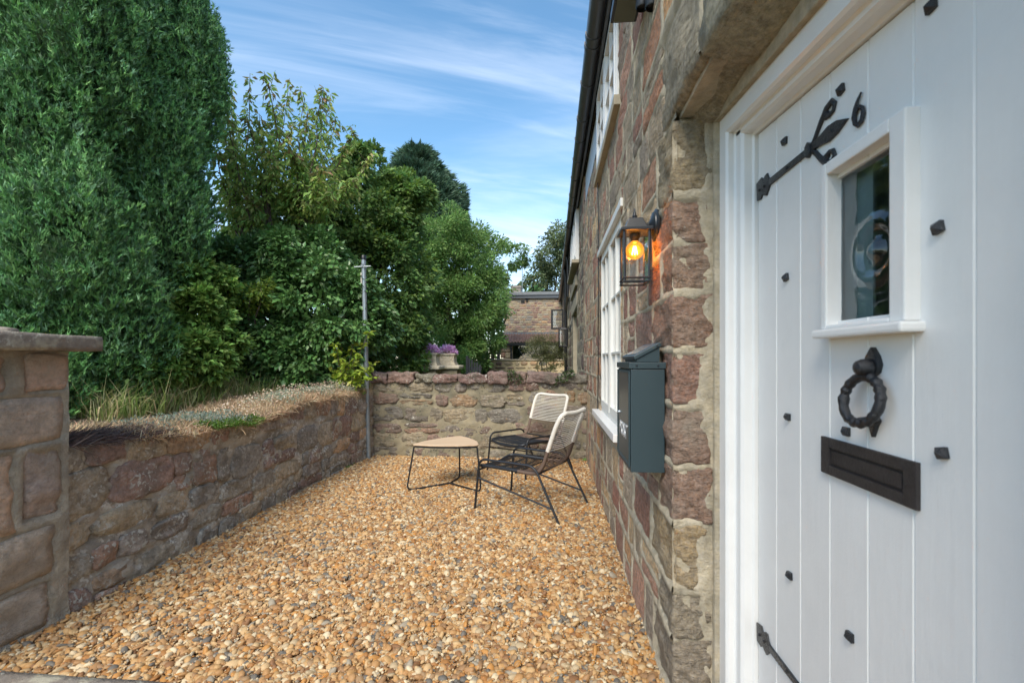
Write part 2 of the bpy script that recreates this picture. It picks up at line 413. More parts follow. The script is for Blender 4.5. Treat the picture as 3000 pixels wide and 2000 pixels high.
def place_stones(cells, fr, rng, mt, parent, wts, limit=290, name='stone', field=None, near=None, colf=None, **kw):
    order = cells
    if near is not None: order = sorted(cells, key=near)
    rest = []
    for i, c in enumerate(order):
        P, F3, F4 = stone_geo(fr, *c, rng, field=field, **kw)
        col = np.tile(pick(rng, wts) if colf is None else colf(c, rng), (len(P), 1))
        if i < limit: mesh_np(name, P, [F3, F4], mt, parent, col, smooth=True)
        else: rest.append((P, F3, F4, col))
    if rest:
        b = 0; VV = []; A = []; B = []; CC = []
        for P, F3, F4, col in rest:
            VV.append(P); A.append(F3+b); B.append(F4+b); CC.append(col); b += len(P)
        mesh_np(name, np.concatenate(VV), [np.concatenate(A), np.concatenate(B)], mt, parent, np.concatenate(CC), True, kind='stuff')
def relief(name, fr, u0, u1, v0, v1, res, hf, mt, parent, holes=(), top=None):
    """uneven mortar face as a displaced grid, open where the holes are"""
    nu = max(2, int(round((u1-u0)/res))+1); nv = max(2, int(round((v1-v0)/res))+1)
    U, Vv = np.meshgrid(np.linspace(u0, u1, nu), np.linspace(v0, v1, nv), indexing='ij')
    if top is not None: Vv = v0+(Vv-v0)/(v1-v0)*(top(U)-v0)
    P = fr.p(U, Vv, hf(U, Vv)).reshape(-1, 3)
    i, j = np.meshgrid(np.arange(nu-1), np.arange(nv-1), indexing='ij'); i = i.ravel(); j = j.ravel()
    cu = (U[:-1, :-1]+U[1:, 1:]).ravel()/2; cv = (Vv[:-1, :-1]+Vv[1:, 1:]).ravel()/2
    keep = np.ones(len(i), bool)
    for (a, b, c, d) in holes: keep &= ~((cu > a) & (cu < b) & (cv > c) & (cv < d))
    i, j = i[keep], j[keep]
    F = np.stack([i*nv+j, (i+1)*nv+j, (i+1)*nv+j+1, i*nv+j+1], -1)
    if np.dot(np.cross(fr.u, fr.v), fr.n) < 0: F = F[:, ::-1]
    used = np.unique(F); mp = -np.ones(len(P), int); mp[used] = np.arange(len(used))
    return mesh_np(name, P[used], mp[F], mt, parent, smooth=True)
def rough_box(name, x0, x1, y0, y1, z0, z1, mt, parent, col=(.3,.25,.2), seg=6, rnd=.02, amp=.006, fq=9, seed=0, label=None, shear=None):
    V = []; F = []; b = 0; lo = np.array([x0, y0, z0]); hi = np.array([x1, y1, z1])
    L_ = hi-lo; mid = (lo+hi)/2
    idx = {}
    ns = [max(2, min(14, int(seg*l/max(L_.min(), .08)))) for l in L_]
    def vid(i, j, k):
        if (i, j, k) not in idx: idx[(i, j, k)] = len(V); V.append((i/ns[0], j/ns[1], k/ns[2]))
        return idx[(i, j, k)]
    for ax in range(3):
        a, c = [q for q in range(3) if q != ax]
        for e in (0, ns[ax]):
            for i in range(ns[a]):
                for j in range(ns[c]):
                    q = []
                    for di, dj in ((0,0),(1,0),(1,1),(0,1)):
                        t = [0,0,0]; t[ax] = e; t[a] = i+di; t[c] = j+dj; q.append(vid(*t))
                    if (e == 0) != (ax == 1): q = q[::-1]
                    F.append(q)
    V = lo+np.array(V)*L_
    inner_lo, inner_hi = lo+rnd, hi-rnd
    q = np.clip(V, inner_lo, inner_hi); d = V-q; nn = np.linalg.norm(d, axis=1, keepdims=True); nn[nn == 0] = 1
    V = q+d/nn*rnd
    nr = (V-mid)/L_; nr /= np.linalg.norm(nr, axis=1, keepdims=True)
    disp = amp*(fbm(V[:, 1]*fq+V[:, 0]*fq*.7, V[:, 2]*fq*1.5+V[:, 0]*fq, seed)+.4*fbm(V[:, 0]*fq*2+3, V[:, 2]*fq*3+V[:, 1]*7, seed+3))
    V = V+nr*disp[:, None]*1.6
    if shear is not None: V = shear(V)
    o = mesh_np(name, V, np.array(F), mt, parent, np.tile(np.array(col), (len(V), 1)), smooth=True)
    if label: o['label'] = label
    return o

# ------------------------------------------------------------------ ground
g = MB(); g.box(-400, 400, -60, 560, -.6, -.12); o = g.build('ground', M_field); o['kind'] = 'structure'
# raised garden behind the left wall
bank_fr = Frame((0,0,0), (1,0,0), (0,1,0), (0,0,1))
def bank_h(x, y): return .80+.05*fbm(x*.8, y*.8, 3)+np.clip((-2.6-x)*.03, 0, .4)+np.clip((y-6)*.004, 0, .2)
o = relief('garden_bank', bank_fr, -30, -2.62, 0.2, 26, .3, bank_h, M_soil, None); o['kind'] = 'structure'
g = MB(); g.box(-30, -2.72, .2, 26, -.12, .70); o = g.build('earth', M_soil); o['kind'] = 'structure'
# gravel bed under the pebbles
def gr_h(x, y): return .0+.010*fbm(x*1.2, y*1.2, 4)+.004*fbm(x*5, y*5, 14)-.008
o = relief('gravel_bed', bank_fr, -2.62, .62, -.6, 6.12, .08, gr_h, mat('gravel_fines', (.25,.15,.075), rough=1, var=.5, vscale=60, bump=1, bscale=120), None); o['kind'] = 'structure'
# pebble variants and the gravel that uses them
def pebble(seed):
    rng = np.random.RandomState(seed); import bmesh
    bm = bmesh.new(); bmesh.ops.create_icosphere(bm, subdivisions=2, radius=1)
    sx, sy, sz = .8+.5*rng.rand(), .55+.35*rng.rand(), .30+.3*rng.rand()
    cuts = [(Vector(rng.randn(3)).normalized(), .62+.25*rng.rand()) for _ in range(8)]
    for v in bm.verts:
        for nrm, dd in cuts:
            t = v.co.dot(nrm)
            if t > dd: v.co -= nrm*(t-dd)*.97
        v.co = Vector((v.co.x*sx, v.co.y*sy, v.co.z*sz))
    me = bpy.data.meshes.new('pebble'); bm.to_mesh(me); bm.free(); me.materials.append(M_pebble)
    me.polygons.foreach_set('use_smooth', [True]*len(me.polygons))
    return bpy.data.objects.new('pebble', me)
pcol = bpy.data.collections.new('pebble_shapes')
for i in range(9): pcol.objects.link(pebble(40+i))
def gravel(name, x0, x1, y0, y1, n_, smin, smax, seed, zf):
    rng = np.random.RandomState(seed)
    P = np.stack([x0+(x1-x0)*rng.rand(n_), y0+(y1-y0)*rng.rand(n_)], -1)
    z = zf(P[:, 0], P[:, 1])+rng.rand(n_)*.012
    me = bpy.data.meshes.new(name); me.vertices.add(n_); me.vertices.foreach_set('co', np.column_stack([P, z]).astype(np.float32).ravel())
    a = me.attributes.new('rot', 'FLOAT_VECTOR', 'POINT')
    rot = np.column_stack([rng.randn(n_)*.45, rng.randn(n_)*.45, rng.rand(n_)*6.283]); a.data.foreach_set('vector', rot.astype(np.float32).ravel())
    a = me.attributes.new('scl', 'FLOAT', 'POINT'); a.data.foreach_set('value', (smin+(smax-smin)*rng.rand(n_)**2.2).astype(np.float32))
    a = me.attributes.new('pk', 'INT', 'POINT'); a.data.foreach_set('value', rng.randint(0, 9, n_).astype(np.int32))
    me.update(); ob = bpy.data.objects.new(name, me); COL.objects.link(ob); ob['kind'] = 'stuff'
    ng = bpy.data.node_groups.new('scatter_pebbles', 'GeometryNodeTree')
    ng.interface.new_socket('Geometry', in_out='INPUT', socket_type='NodeSocketGeometry'); ng.interface.new_socket('Geometry', in_out='OUTPUT', socket_type='NodeSocketGeometry')
    nn = ng.nodes; ll = ng.links
    gi = nn.new('NodeGroupInput'); go = nn.new('NodeGroupOutput'); ip = nn.new('GeometryNodeInstanceOnPoints'); ci = nn.new('GeometryNodeCollectionInfo')
    ci.inputs['Collection'].default_value = pcol; ci.inputs['Separate Children'].default_value = True; ci.inputs['Reset Children'].default_value = True
    ip.inputs['Pick Instance'].default_value = True
    def na(nm, ty):
        q = nn.new('GeometryNodeInputNamedAttribute'); q.data_type = ty; q.inputs[0].default_value = nm; return q.outputs[0]
    er = nn.new('FunctionNodeEulerToRotation'); ll.new(na('rot', 'FLOAT_VECTOR'), er.inputs[0])
    ll.new(gi.outputs[0], ip.inputs['Points']); ll.new(ci.outputs[0], ip.inputs['Instance']); ll.new(er.outputs[0], ip.inputs['Rotation'])
    ll.new(na('scl', 'FLOAT'), ip.inputs['Scale']); ll.new(na('pk', 'INT'), ip.inputs['Instance Index']); ll.new(ip.outputs[0], go.inputs[0])
    md = ob.modifiers.new('scatter', 'NODES'); md.node_group = ng
    return ob
gravel('gravel', -2.50, .47, 1.2, 6.0, 74000, .010, .030, 1, gr_h)
gravel('grit', -2.50, .47, 1.2, 6.0, 45000, .004, .009, 2, lambda x, y: gr_h(x, y)+.006)
# doorstep edge at the bottom left corner
o = rough_box('stone_kerb', -2.46, .45, 1.36, 1.66, -.05, .045, M_slab, None, col=(.3,.3,.28), seg=3, rnd=.01, amp=.004)
del_kerb = o
tag(o, 'pale worn stone kerb edging the near side of the gravel', 'kerb')

# ------------------------------------------------------------------ cottage facade
FX = .46
ffr = Frame((FX,0,0), (0,1,0), (0,0,1), (-1,0,0))
W_G = (3.02, 4.32, .80, 2.28)      # ground floor window opening: y0 y1 z0 z1
W_U = (3.15, 4.50, 3.06, 3.86)     # upper window
W_B = (4.50, 6.35, 3.42, 3.86)     # white board
W_U2 = (7.75, 9.9, 2.98, 3.86)
DOOR = (-9, 1.77, -1, 2.215)
Y_SPLIT = 6.62
holes = [W_G, W_U, W_B]
holes2 = [W_U2]
def facade_field(u, v): return .012*fbm(np.asarray(u)*.7, np.asarray(v)*.7, 31)+.010*np.clip(.8-np.asarray(v), 0, 1)
cott = thing('stone_cottage', 'near stone cottage with the white studded front door and cream casement windows', 'house', (.6, 3, 0))
rng = np.random.RandomState(11)
# quoin courses by the door: heights of the stones on the arris
qz = [0.0,.25,.43,.68,.90,1.13,1.34,1.55,1.74,1.92,2.22]
qw = [.30,.20,.38,.22,.34,.24,.36,.20,.34,.26]
qc = [(.22,.20,.17),(.24,.22,.18),(.36,.28,.17),(.22,.135,.115),(.235,.14,.12),(.25,.13,.115),(.24,.14,.115),(.235,.15,.12),(.26,.16,.13),(.30,.25,.16)]
cells = []
for i in range(len(qz)-1): cells.append((1.765+qw[i], 3.02 if qz[i] < 2.28 else 6.62, qz[i], qz[i+1]))
C1 = []
for i in range(len(qz)-1):
    C1 += courses(1.765+qw[i], Y_SPLIT, qz[i], lambda u, t=qz[i+1]: t, (qz[i+1]-qz[i]-.001, qz[i+1]-qz[i]), (.17, .44), rng, holes, wob=.016, split=.22)
C1 += courses(.0, Y_SPLIT, 2.62, lambda u: 3.86, (.13, .23), (.16, .46), rng, holes, wob=.025, split=.15)
C1 += courses(1.9, Y_SPLIT, 2.22, lambda u: 2.62, (.19, .205), (.2, .5), rng, holes, wob=.02, split=.1)
def near_key(c): return (c[0]+c[1])/2*1.0+abs((c[2]+c[3])/2-1.3)*.35
FW = (3.4, 1.5, 2.8, .3)
def fcol(c, r):
    v = pick(r, FW)
    return v*np.array([2.08, 1.84, 1.60])
place_stones(C1, ffr, rng, M_stone, cott, FW, limit=270, field=facade_field, near=near_key, colf=fcol, h=.007, gap=.010, rough=.010, ex=6.5, jit=.07, depth=.04, k=20)
def joint_height(C, ridge=.012, inner=-.004, jw=.018):
    C = np.array(C)
    def hf(U, Vv):
        ins = np.full(U.shape, -1.0)
        for (a, b, c, d) in C:
            iu = np.where((U[:, 0] > a-.01) & (U[:, 0] < b+.01))[0]; iv = np.where((Vv[0] > c-.01) & (Vv[0] < d+.01))[0]
            if len(iu) == 0 or len(iv) == 0: continue
            su, sv = slice(iu[0], iu[-1]+1), slice(iv[0], iv[-1]+1)
            x = np.minimum(np.minimum(U[su, sv]-a, b-U[su, sv]), np.minimum(Vv[su, sv]-c, d-Vv[su, sv]))
            ins[su, sv] = np.maximum(ins[su, sv], x)
        t = np.clip((ins-jw*.5)/(jw*.7), 0, 1)
        on = vn(U*2.1, Vv*2.1, 77)*.004
        return facade_field(U, Vv)+(ridge+on)*(1-t)+inner*t+.0035*fbm(U*30, Vv*30, 8)
    return hf
QC = [(1.66, 1.765+qw[i], qz[i], qz[i+1]) for i in range(len(qz)-1)]
jh = joint_height(C1+QC+[(.1, 1.43, 2.19, 2.6), (1.44, 1.93, 2.19, 2.6)], ridge=.009, inner=-.008, jw=.022)
relief('pointing', ffr, 1.767, 4.0, 0.0, 2.24, .012, jh, M_mortar, cott, holes)
relief('pointing', ffr, 4.0, Y_SPLIT, 0.0, 2.24, .02, jh, M_mortar, cott, holes)
relief('pointing', ffr, -.2, 4.0, 2.24, 3.88, .018, jh, M_mortar, cott, holes)
relief('pointing', ffr, 4.0, Y_SPLIT, 2.24, 3.88, .022, jh, M_mortar, cott, holes)
# wall core (thickness behind the face, open at door and windows)
def core(y0, y1, z0, z1, hl, parent, x0=FX+.025, x1=1.0):
    ys = sorted(set([y0, y1]+[q for h in hl for q in h[:2] if y0 < q < y1])); zs = sorted(set([z0, z1]+[q for h in hl for q in h[2:] if z0 < q < z1]))
    b = MB()
    for a, c in zip(ys[:-1], ys[1:]):
        run = None
        for d, e in zip(zs[:-1], zs[1:]):
            my, mz = (a+c)/2, (d+e)/2
            hole = any(h[0] < my < h[1] and h[2] < mz < h[3] for h in hl)
            if not hole:
                if run is None: run = d
                end = e
            if (hole or e == zs[-1]) and run is not None:
                b.box(x0, x1, a, c, run, end); run = None
    return b.build('wall_core', M_mortar, parent)
core(-1.6, Y_SPLIT, 0, 3.9, [W_G, W_U, (W_B[0], W_B[1], W_B[2], W_B[3]), (-.2, 1.78, 0, 2.215)], cott)
# quoins
for i in range(len(qz)-1):
    rough_box('quoin', FX-.003, .596-.010*(i % 3), 1.768, 1.765+qw[i]-.006, qz[i]+.006, qz[i+1]-.006, M_stone, cott, col=(np.array(qc[i])*.60+np.array([.25,.205,.15])*.40)*np.array([1.50,1.42,1.33]), seg=14, rnd=.006, amp=.014, fq=11, seed=50+i)
# reveal mortar strip
rfr = Frame((0,1.767,0), (1,0,0), (0,0,1), (0,-1,0))
qjh = joint_height([(FX-.1, .590-.010*(i % 3), qz[i], qz[i+1]) for i in range(len(qz)-1)], ridge=.002, inner=-.014, jw=.026)
relief('pointing', rfr, FX-.004, .645, 0, 2.2, .007, lambda u, v: qjh(u, v)-facade_field(u, v)+.008*fbm(u*22, v*13, 3)+.002*fbm(u*60, v*60, 5), M_mortar, cott)
b = MB(); b.box(FX+.006, FX+.06, 1.776, 1.80, 0, 2.19); b.build('wall_core', M_mortar, cott)
# lintel stones with a sloping underside
def sh1(V):
    V = V.copy(); k = np.clip((.62-V[:, 0])/.17, 0, 1); low = np.clip((2.45-V[:, 2])/.24, 0, 1)
    V[:, 2] += low*k*.045+low*.012*fbm(V[:, 1]*5, V[:, 0]*8, 4); V[:, 0] += .012*fbm(V[:, 1]*3, V[:, 2]*3, 9); return V
rough_box('lintel_stone', FX-.004, .66, 1.44, 1.93, 2.19, 2.60, M_stone, cott, col=(.44,.38,.28), seg=9, rnd=.012, amp=.012, fq=7, seed=91, shear=sh1)
rough_box('lintel_stone', FX-.008, .66, .10, 1.425, 2.17, 2.60, M_stone, cott, col=(.46,.42,.31), seg=9, rnd=.014, amp=.014, fq=6, seed=92, shear=sh1)
# soft mortar bead along the frame
b = MB(); b.box(.60, .66, 1.745, 1.785, 0, 2.19); b.build('mortar_bead', M_mortar, cott, bevel=.008)
b = MB(); b.prism([(1.745, 2.155), (1.785, 2.17), (.2, 1.97), (.2, 1.95)][::-1], .60, .66, 'x'); 
# ---- door frame: stepped profile, jamb and head
frame = MB()
prof = [(.618, 1.775), (.618, 1.690), (.626, 1.682), (.644, 1.682), (.650, 1.676), (.650, 1.640), (.660, 1.632), (.684, 1.630), (.690, 1.624), (.72, 1.624), (.72, 1.775)]
frame.prism(prof, -.02, 2.12, 'z')
fo = frame.build('door_frame', M_white, cott, bevel=.0015)
hd = MB()
def slope(y, z): return z-.105*(1.775-y)
hprof = [(.618, 2.185), (.618, 2.125), (.626, 2.118), (.644, 2.118), (.650, 2.112), (.650, 2.100), (.660, 2.094), (.684, 2.092), (.690, 2.086), (.72, 2.086), (.72, 2.185)]
vs = [(x, yy, slope(yy, z)) for yy in (1.776, .2) for (x, z) in hprof]; k = len(hprof)
hd.add(vs, [tuple(range(k)), tuple(range(k, 2*k))[::-1]]+[(i, (i+1) % k, k+(i+1) % k, k+i) for i in range(k)])
hd.build('door_frame_head', M_white, cott)
b = MB(); b.prism([(.618, .48), (.618, .585), (.72, .598), (.72, .48)], -.02, 2.05, 'z'); b.build('door_frame', M_white, cott, bevel=.002)
# mortar line above the head
b = MB(); b.add([(x, y, slope(y, z)+.0) for (x, z) in ((.60,2.183),(.66,2.183),(.66,2.24),(.60,2.24)) for y in (1.79,.15)], [(0,1,3,2),(2,3,5,4),(4,5,7,6),(6,7,1,0),(0,2,4,6),(1,7,5,3)])
b.build('mortar_bead', M_mortar, cott, bevel=.004)
# ---- the door itself
DX = .70
wy0, wy1, wz0, wz1 = .975, 1.185, 1.385, 1.755
def ring(b, x0, x1, a0, a1, c0, c1, i0, i1, k0, k1):
    b.box(x0, x1, a0, i0, c0, c1); b.box(x0, x1, i1, a1, c0, c1); b.box(x0, x1, i0, i1, c0, k0); b.box(x0, x1, i0, i1, k1, c1)
ditem = MB(); ring(ditem, DX+.013, DX+.045, .60, 1.619, .01, 2.02, wy0, wy1, wz0, wz1)
dob = ditem.build('door', M_white, cott)
dob['label'] = 'white boarded front door with black iron fittings'
gy = [1.619, 1.491, 1.353, 1.216, 1.077, .949, .821, .60]
wy0, wy1, wz0, wz1 = .975, 1.185, 1.385, 1.755
def dtop(y): return 2.082-.105*(1.775-y)+.0
for a, c in zip(gy[:-1], gy[1:]):
    y1, y0 = a-.0005, c+.0005
    segs = [(0.012, None)]
    def plank(zlo, zhi, ya=y0, yb=y1):
        b = MB(); t0, t1 = (zhi, zhi) if zhi else (dtop(ya), dtop(yb)); q = .003
        b.add([(DX+.0125,ya,zlo),(DX+.0125-.008,ya,zlo),(DX,ya+q,zlo),(DX,yb-q,zlo),(DX+.0045,yb,zlo),(DX+.0125,yb,zlo),(DX+.0125,ya,t0),(DX+.0045,ya,t0),(DX,ya+q,t0),(DX,yb-q,t1),(DX+.0045,yb,t1),(DX+.0125,yb,t1)],
              [(i,i+1,i+7,i+6) for i in range(5)]+[(5,4,3,2,1,0),(6,7,8,9,10,11)])
        b.build('plank', M_white, dob)
    if y0 < wy1-.01 and y1 > wy0+.01: plank(.012, wz0+.01); plank(wz1-.01, None)
    else: plank(.012, None)
# window in the door: trim, reveal, sill, pane
tm = MB()
o0, o1, oz0, oz1 = wy0-.042, wy1+.022, wz0-.010, wz1+.030
def ring(b, x0, x1, a0, a1, c0, c1, i0, i1, k0, k1):
    b.box(x0, x1, a0, i0, c0, c1); b.box(x0, x1, i1, a1, c0, c1); b.box(x0, x1, i0, i1, c0, k0); b.box(x0, x1, i0, i1, k1, c1)
ring(tm, .672, .72, o0, o1, oz0, oz1, wy0, wy1, wz0, wz1); tm.build('pane_frame', M_white, dob, bevel=.004)
tm = MB(); tm.box(.655, .72, o0-.012, o1+.012, oz0-.022, oz0-.001); tm.build('pane_sill', M_white, dob, bevel=.006)
# bullseye pane
nr, na_ = 26, 40; PV = []; PF = []; cyy, czz = 1.068, 1.540
for i in range(nr):
    for j in range(na_):
        a = 2*math.pi*j/na_; r_ = (i/(nr-1))**1.0*.30
        yy = cyy+r_*math.cos(a)*.62; zq = czz+r_*math.sin(a)
        yy = min(max(yy, wy0-.004), wy1+.004); zq = min(max(zq, wz0-.004), wz1+.004)
        d = math.hypot((yy-cyy), (zq-czz))
        h = .014*math.exp(-(d/.018)**2)+.008*math.exp(-((d-.062)/.012)**2)-.005*math.exp(-((d-.040)/.014)**2)+.0016*math.sin(d*120)*math.exp(-d/.09)
        PV.append((.708-h, yy, zq))
for i in range(nr-1):
    for j in range(na_): PF.append((i*na_+j, i*na_+(j+1) % na_, (i+1)*na_+(j+1) % na_, (i+1)*na_+j))
b = MB(); b.add(PV, PF)
me = bpy.data.meshes.new('pane'); me.from_pydata(b.v, [], b.f); me.materials.append(M_glassr); me.polygons.foreach_set('use_smooth', [True]*len(me.polygons)); me.validate()
link(bpy.data.objects.new('pane', me), dob)
# studs: small pyramid nails
for (y, z) in [(.904,1.952),(1.167,1.953),(1.434,1.956),(1.427,1.546),(1.416,1.131),(1.406,.666),(.889,1.539),(1.147,1.130),(.880,1.133),(1.134,.651)]:
    b = MB(); a = R(45+random.uniform(-14, 14)); r_ = .0145; s4 = []
    for q in range(4): s4.append((y+r_*math.cos(a+q*math.pi/2), z+r_*math.sin(a+q*math.pi/2)))
    s5 = [(y+(p_[0]-y)*1.05, z+(p_[1]-z)*1.05) for p_ in s4]
    b.add([(DX+.002, *p_) for p_ in s4]+[(DX-.007, *p_) for p_ in s5]+[(DX-.017, y+.001, z)], [(0,1,5,4),(1,2,6,5),(2,3,7,6),(3,0,4,7),(4,5,8),(5,6,8),(6,7,8),(7,4,8)])
    b.build('door_stud', M_iron, dob, bevel=.0012)
# strap hinges (drawn in the door plane: y to the left, z up)
def strap(zc):
    b = MB(); X0, X1 = DX-.0055, DX+.001; P = lambda q: [(y, z+zc) for (y, z) in q]
    b.prism(P([(1.618,-.030),(1.622,.030),(1.585,.038),(1.575,.024),(1.560,.034),(1.545,.036),(1.537,.020),(1.528,.012),(1.528,-.012),(1.537,-.022),(1.550,-.036),(1.565,-.030),(1.578,-.022),(1.59,-.034)]), X0, X1, 'x')
    b.prism(P([(1.53,.011),(1.31,.009),(1.31,-.009),(1.53,-.011)]), X0-.001, X1, 'x')
    b.prism(P([(1.318,.013),(1.305,.022),(1.292,.012),(1.292,-.012),(1.305,-.022),(1.318,-.013)]), X0-.004, X1, 'x')
    b.prism(P([(1.295,.009),(1.25,.013),(1.215,.020),(1.180,.016),(1.140,-.0),(1.180,-.016),(1.215,-.020),(1.25,-.013),(1.295,-.009)]), X0-.002, X1, 'x')
    up = [(1.29,.006),(1.272,.024),(1.250,.048),(1.226,.070),(1.204,.076),(1.192,.064),(1.198,.050),(1.214,.046),(1.226,.052)]
    for sgn in (1, -1):
        pts = [(DX-.003, y, zc+sgn*z) for (y, z) in up]
        b.tube(pts, [.008,.008,.009,.010,.009,.008,.007,.007,.009], n=8, squash=(.55,1,1))
        b.lathe([(.0, -.006), (.009, -.005), (.012, 0), (.012, .003)], (DX-.001, 1.229, zc+sgn*.054), 'x', 10)
    for y in (1.60, 1.565, 1.42, 1.20): b.lathe([(.001,-.0035),(.005,-.002),(.0055,.001)], (X0-.0005, y, zc), 'x', 8)
    return b.build('hinge', M_iron, dob, smooth=True, bevel=.0016)
strap(1.870); strap(.375)
# the figure 6
pts = [(1.092,1.903),(1.103,1.893),(1.113,1.878),(1.117,1.860),(1.113,1.843),(1.103,1.834),(1.092,1.838),(1.086,1.851),(1.088,1.866),(1.097,1.874),(1.107,1.870),(1.114,1.858)]
b = MB(); b.tube([(DX-.005, y, z) for y, z in pts], [.0028,.004,.0055,.0065,.006,.0058,.0062,.006,.005,.0045,.004,.003], n=8, squash=(.7,1,1)); b.build('door_number', M_iron, dob, smooth=True)
# ring knocker
b = MB()
b.prism([(1.053,1.328),(1.069,1.308),(1.076,1.290),(1.070,1.272),(1.053,1.262),(1.036,1.272),(1.030,1.290),(1.037,1.308)], DX-.012, DX+.001, 'x')
b.lathe([(.004,-.045),(.014,-.040),(.019,-.028),(.020,-.016),(.016,-.008),(.018,.001)], (DX,1.053,1.283), 'x', 14)
b.prism([(1.053,1.190),(1.072,1.170),(1.064,1.158),(1.053,1.132),(1.042,1.158),(1.034,1.170)], DX-.010, DX+.001, 'x')
rg = []; nrg = 36
for i in range(nrg):
    a = 2*math.pi*i/nrg; rr_ = .050; tw = .35
    rg.append((DX-.030-.008*math.sin(-a)-.006*math.cos(a), 1.053+rr_*math.cos(a)*.98, 1.213+rr_*math.sin(a)*1.02))
b.tube(rg, [.0105+.0022*math.cos(i*2.9)*.8 for i in range(nrg)], n=10, closed=True)
b.tube([(DX-.012,1.053,1.168),(DX-.034,1.053,1.165)], .010, n=10)
b.build('door_knocker', M_iron, dob, smooth=True, bevel=.0015)
# letter plate
b = MB(); ring(b, DX-.009, DX+.001, .932, 1.241, 1.012, 1.104, .965, 1.208, 1.036, 1.080); b.build('letter_plate', M_ironb, dob, bevel=.002)
b = MB(); b.box(DX-.004, DX+.001, .965, 1.208, 1.036, 1.080); b.box(DX-.0065, DX-.003, .972, 1.200, 1.042, 1.074); b.build('letter_flap', M_ironb, dob, bevel=.0012)
# dark hallway behind the door and rooms behind the windows
def room(name, x0, x1, y0, y1, z0, z1, m, parent):
    b = MB(); b.add([(x0,y0,z0),(x1,y0,z0),(x1,y1,z0),(x0,y1,z0),(x0,y0,z1),(x1,y0,z1),(x1,y1,z1),(x0,y1,z1)], [(0,3,2,1),(4,5,6,7),(0,1,5,4),(1,2,6,5),(2,3,7,6)])
    return b.build(name, m, parent)
room('hallway', .76, 2.6, .1, 1.8, 0, 2.3, mat('hall_plaster', (.30,.36,.37), rough=.9), cott)
b = MB(); b.box(.745, .75, 1.13, 1.20, 1.38, 1.76); b.build('inner_door_edge', mat('grey_blind', (.33,.40,.40), rough=.8), cott)
room('living_room', 1.002, 3.5, 2.6, 4.9, .3, 2.4, M_room, cott)
room('bedroom', 1.002, 3.0, 2.7, 4.9, 2.8, 4.0, M_room, cott)

# ---- casement windows
def casement(y0, y1, z0, z1, cols, rows, parent, x, fr_w=.045, mw=.018, name='window', m=M_cream, opened=0):
    f = MB(); ring(f, x-.012, x+.06, y0, y1, z0, z1, y0+fr_w, y1-fr_w, z0+fr_w, z1-fr_w); n_c = len(cols)
    inner0, inner1 = y0+fr_w, y1-fr_w; cw = (inner1-inner0)/n_c
    for i in range(1, n_c): f.box(x-.012, x+.06, inner0+i*cw-.022, inner0+i*cw+.022, z0+fr_w, z1-fr_w)
    fo = f.build(name, m, parent, bevel=.003)
    for i, nc in enumerate(cols):
        a, c = inner0+i*cw+(.024 if i else .002), inner0+(i+1)*cw-(.024 if i < n_c-1 else .002); d, e = z0+fr_w+.002, z1-fr_w-.002; sw = .038
        s_ = MB(); ring(s_, x-.022, x+.024, a, c, d, e, a+sw, c-sw, d+sw*1.5, e-sw)
        for q in range(1, nc):
            yy = a+sw+(c-a-2*sw)*q/nc; s_.box(x-.016, x+.02, yy-mw/2, yy+mw/2, d+sw*1.5, e-sw)
        for q in range(1, rows):
            zq = d+sw*1.5+(e-d-sw*2.5)*q/rows; s_.box(x-.0155, x+.0195, a+sw, c-sw, zq-mw/2, zq+mw/2)
        s_.build('casement', m, fo, bevel=.002)
        p_ = MB()
        for q in range(nc):
            for r_ in range(rows):
                ya = a+sw+(c-a-2*sw)*q/nc; yb = a+sw+(c-a-2*sw)*(q+1)/nc; za = d+sw*1.5+(e-d-sw*2.5)*r_/rows; zb = d+sw*1.5+(e-d-sw*2.5)*(r_+1)/rows
                g_ = MB(); t_ = random.uniform(-.0015, .0015); t2 = random.uniform(-.0015, .0015)
                g_.add([(x+.004+t_,ya,za),(x+.004-t_,yb,za),(x+.004-t_+t2,yb,zb),(x+.004+t_+t2,ya,zb)], [(0,1,2,3)]); g_.build('pane', M_glass, fo)
    return fo
wg = casement(3.02, 4.32, .83, 2.27, (2, 2), 3, cott, FX+.014)
b = MB(); b.box(FX-.075, FX+.10, 2.93, 4.45, .775, .828); sl = b.build('window_sill', M_white, wg, bevel=.006)
b = MB(); b.box(FX-.03, FX+.1, 2.93, 4.42, 2.272, 2.325); b.build('head_board', M_cream, wg, bevel=.004)
for (a, c) in ((3.12, 3.32), (3.98, 4.22)):
    b = MB(); nf = 14
    pl = [(FX+.20+.012*math.sin(i*1.9), a+(c-a)*i/nf) for i in range(nf+1)]
    b.add([(x, y, z) for (x, y) in pl for z in (.9, 2.2)], [(2*i, 2*i+2, 2*i+3, 2*i+1) for i in range(nf)]); b.build('curtain', M_curt, wg)
wu = casement(3.15, 4.50, 3.075, 3.86, (2, 2), 3, cott, FX-.012, m=M_white)
b = MB(); b.box(FX-.05, FX+.10, 3.08, 4.56, 3.0, 3.068); b.build('window_sill', M_sill, wu, bevel=.005)
b = MB(); b.box(FX+.0, FX+.10, W_B[0]+.003, W_B[1], W_B[2], W_B[3]); b.build('white_panel', M_board, cott, bevel=.002)
b = MB(); b.box(FX-.012, FX+.05, W_B[0]+.003, W_B[1]+.03, W_B[2]-.022, W_B[2]-.002); b.build('panel_trim', M_pvc, cott)
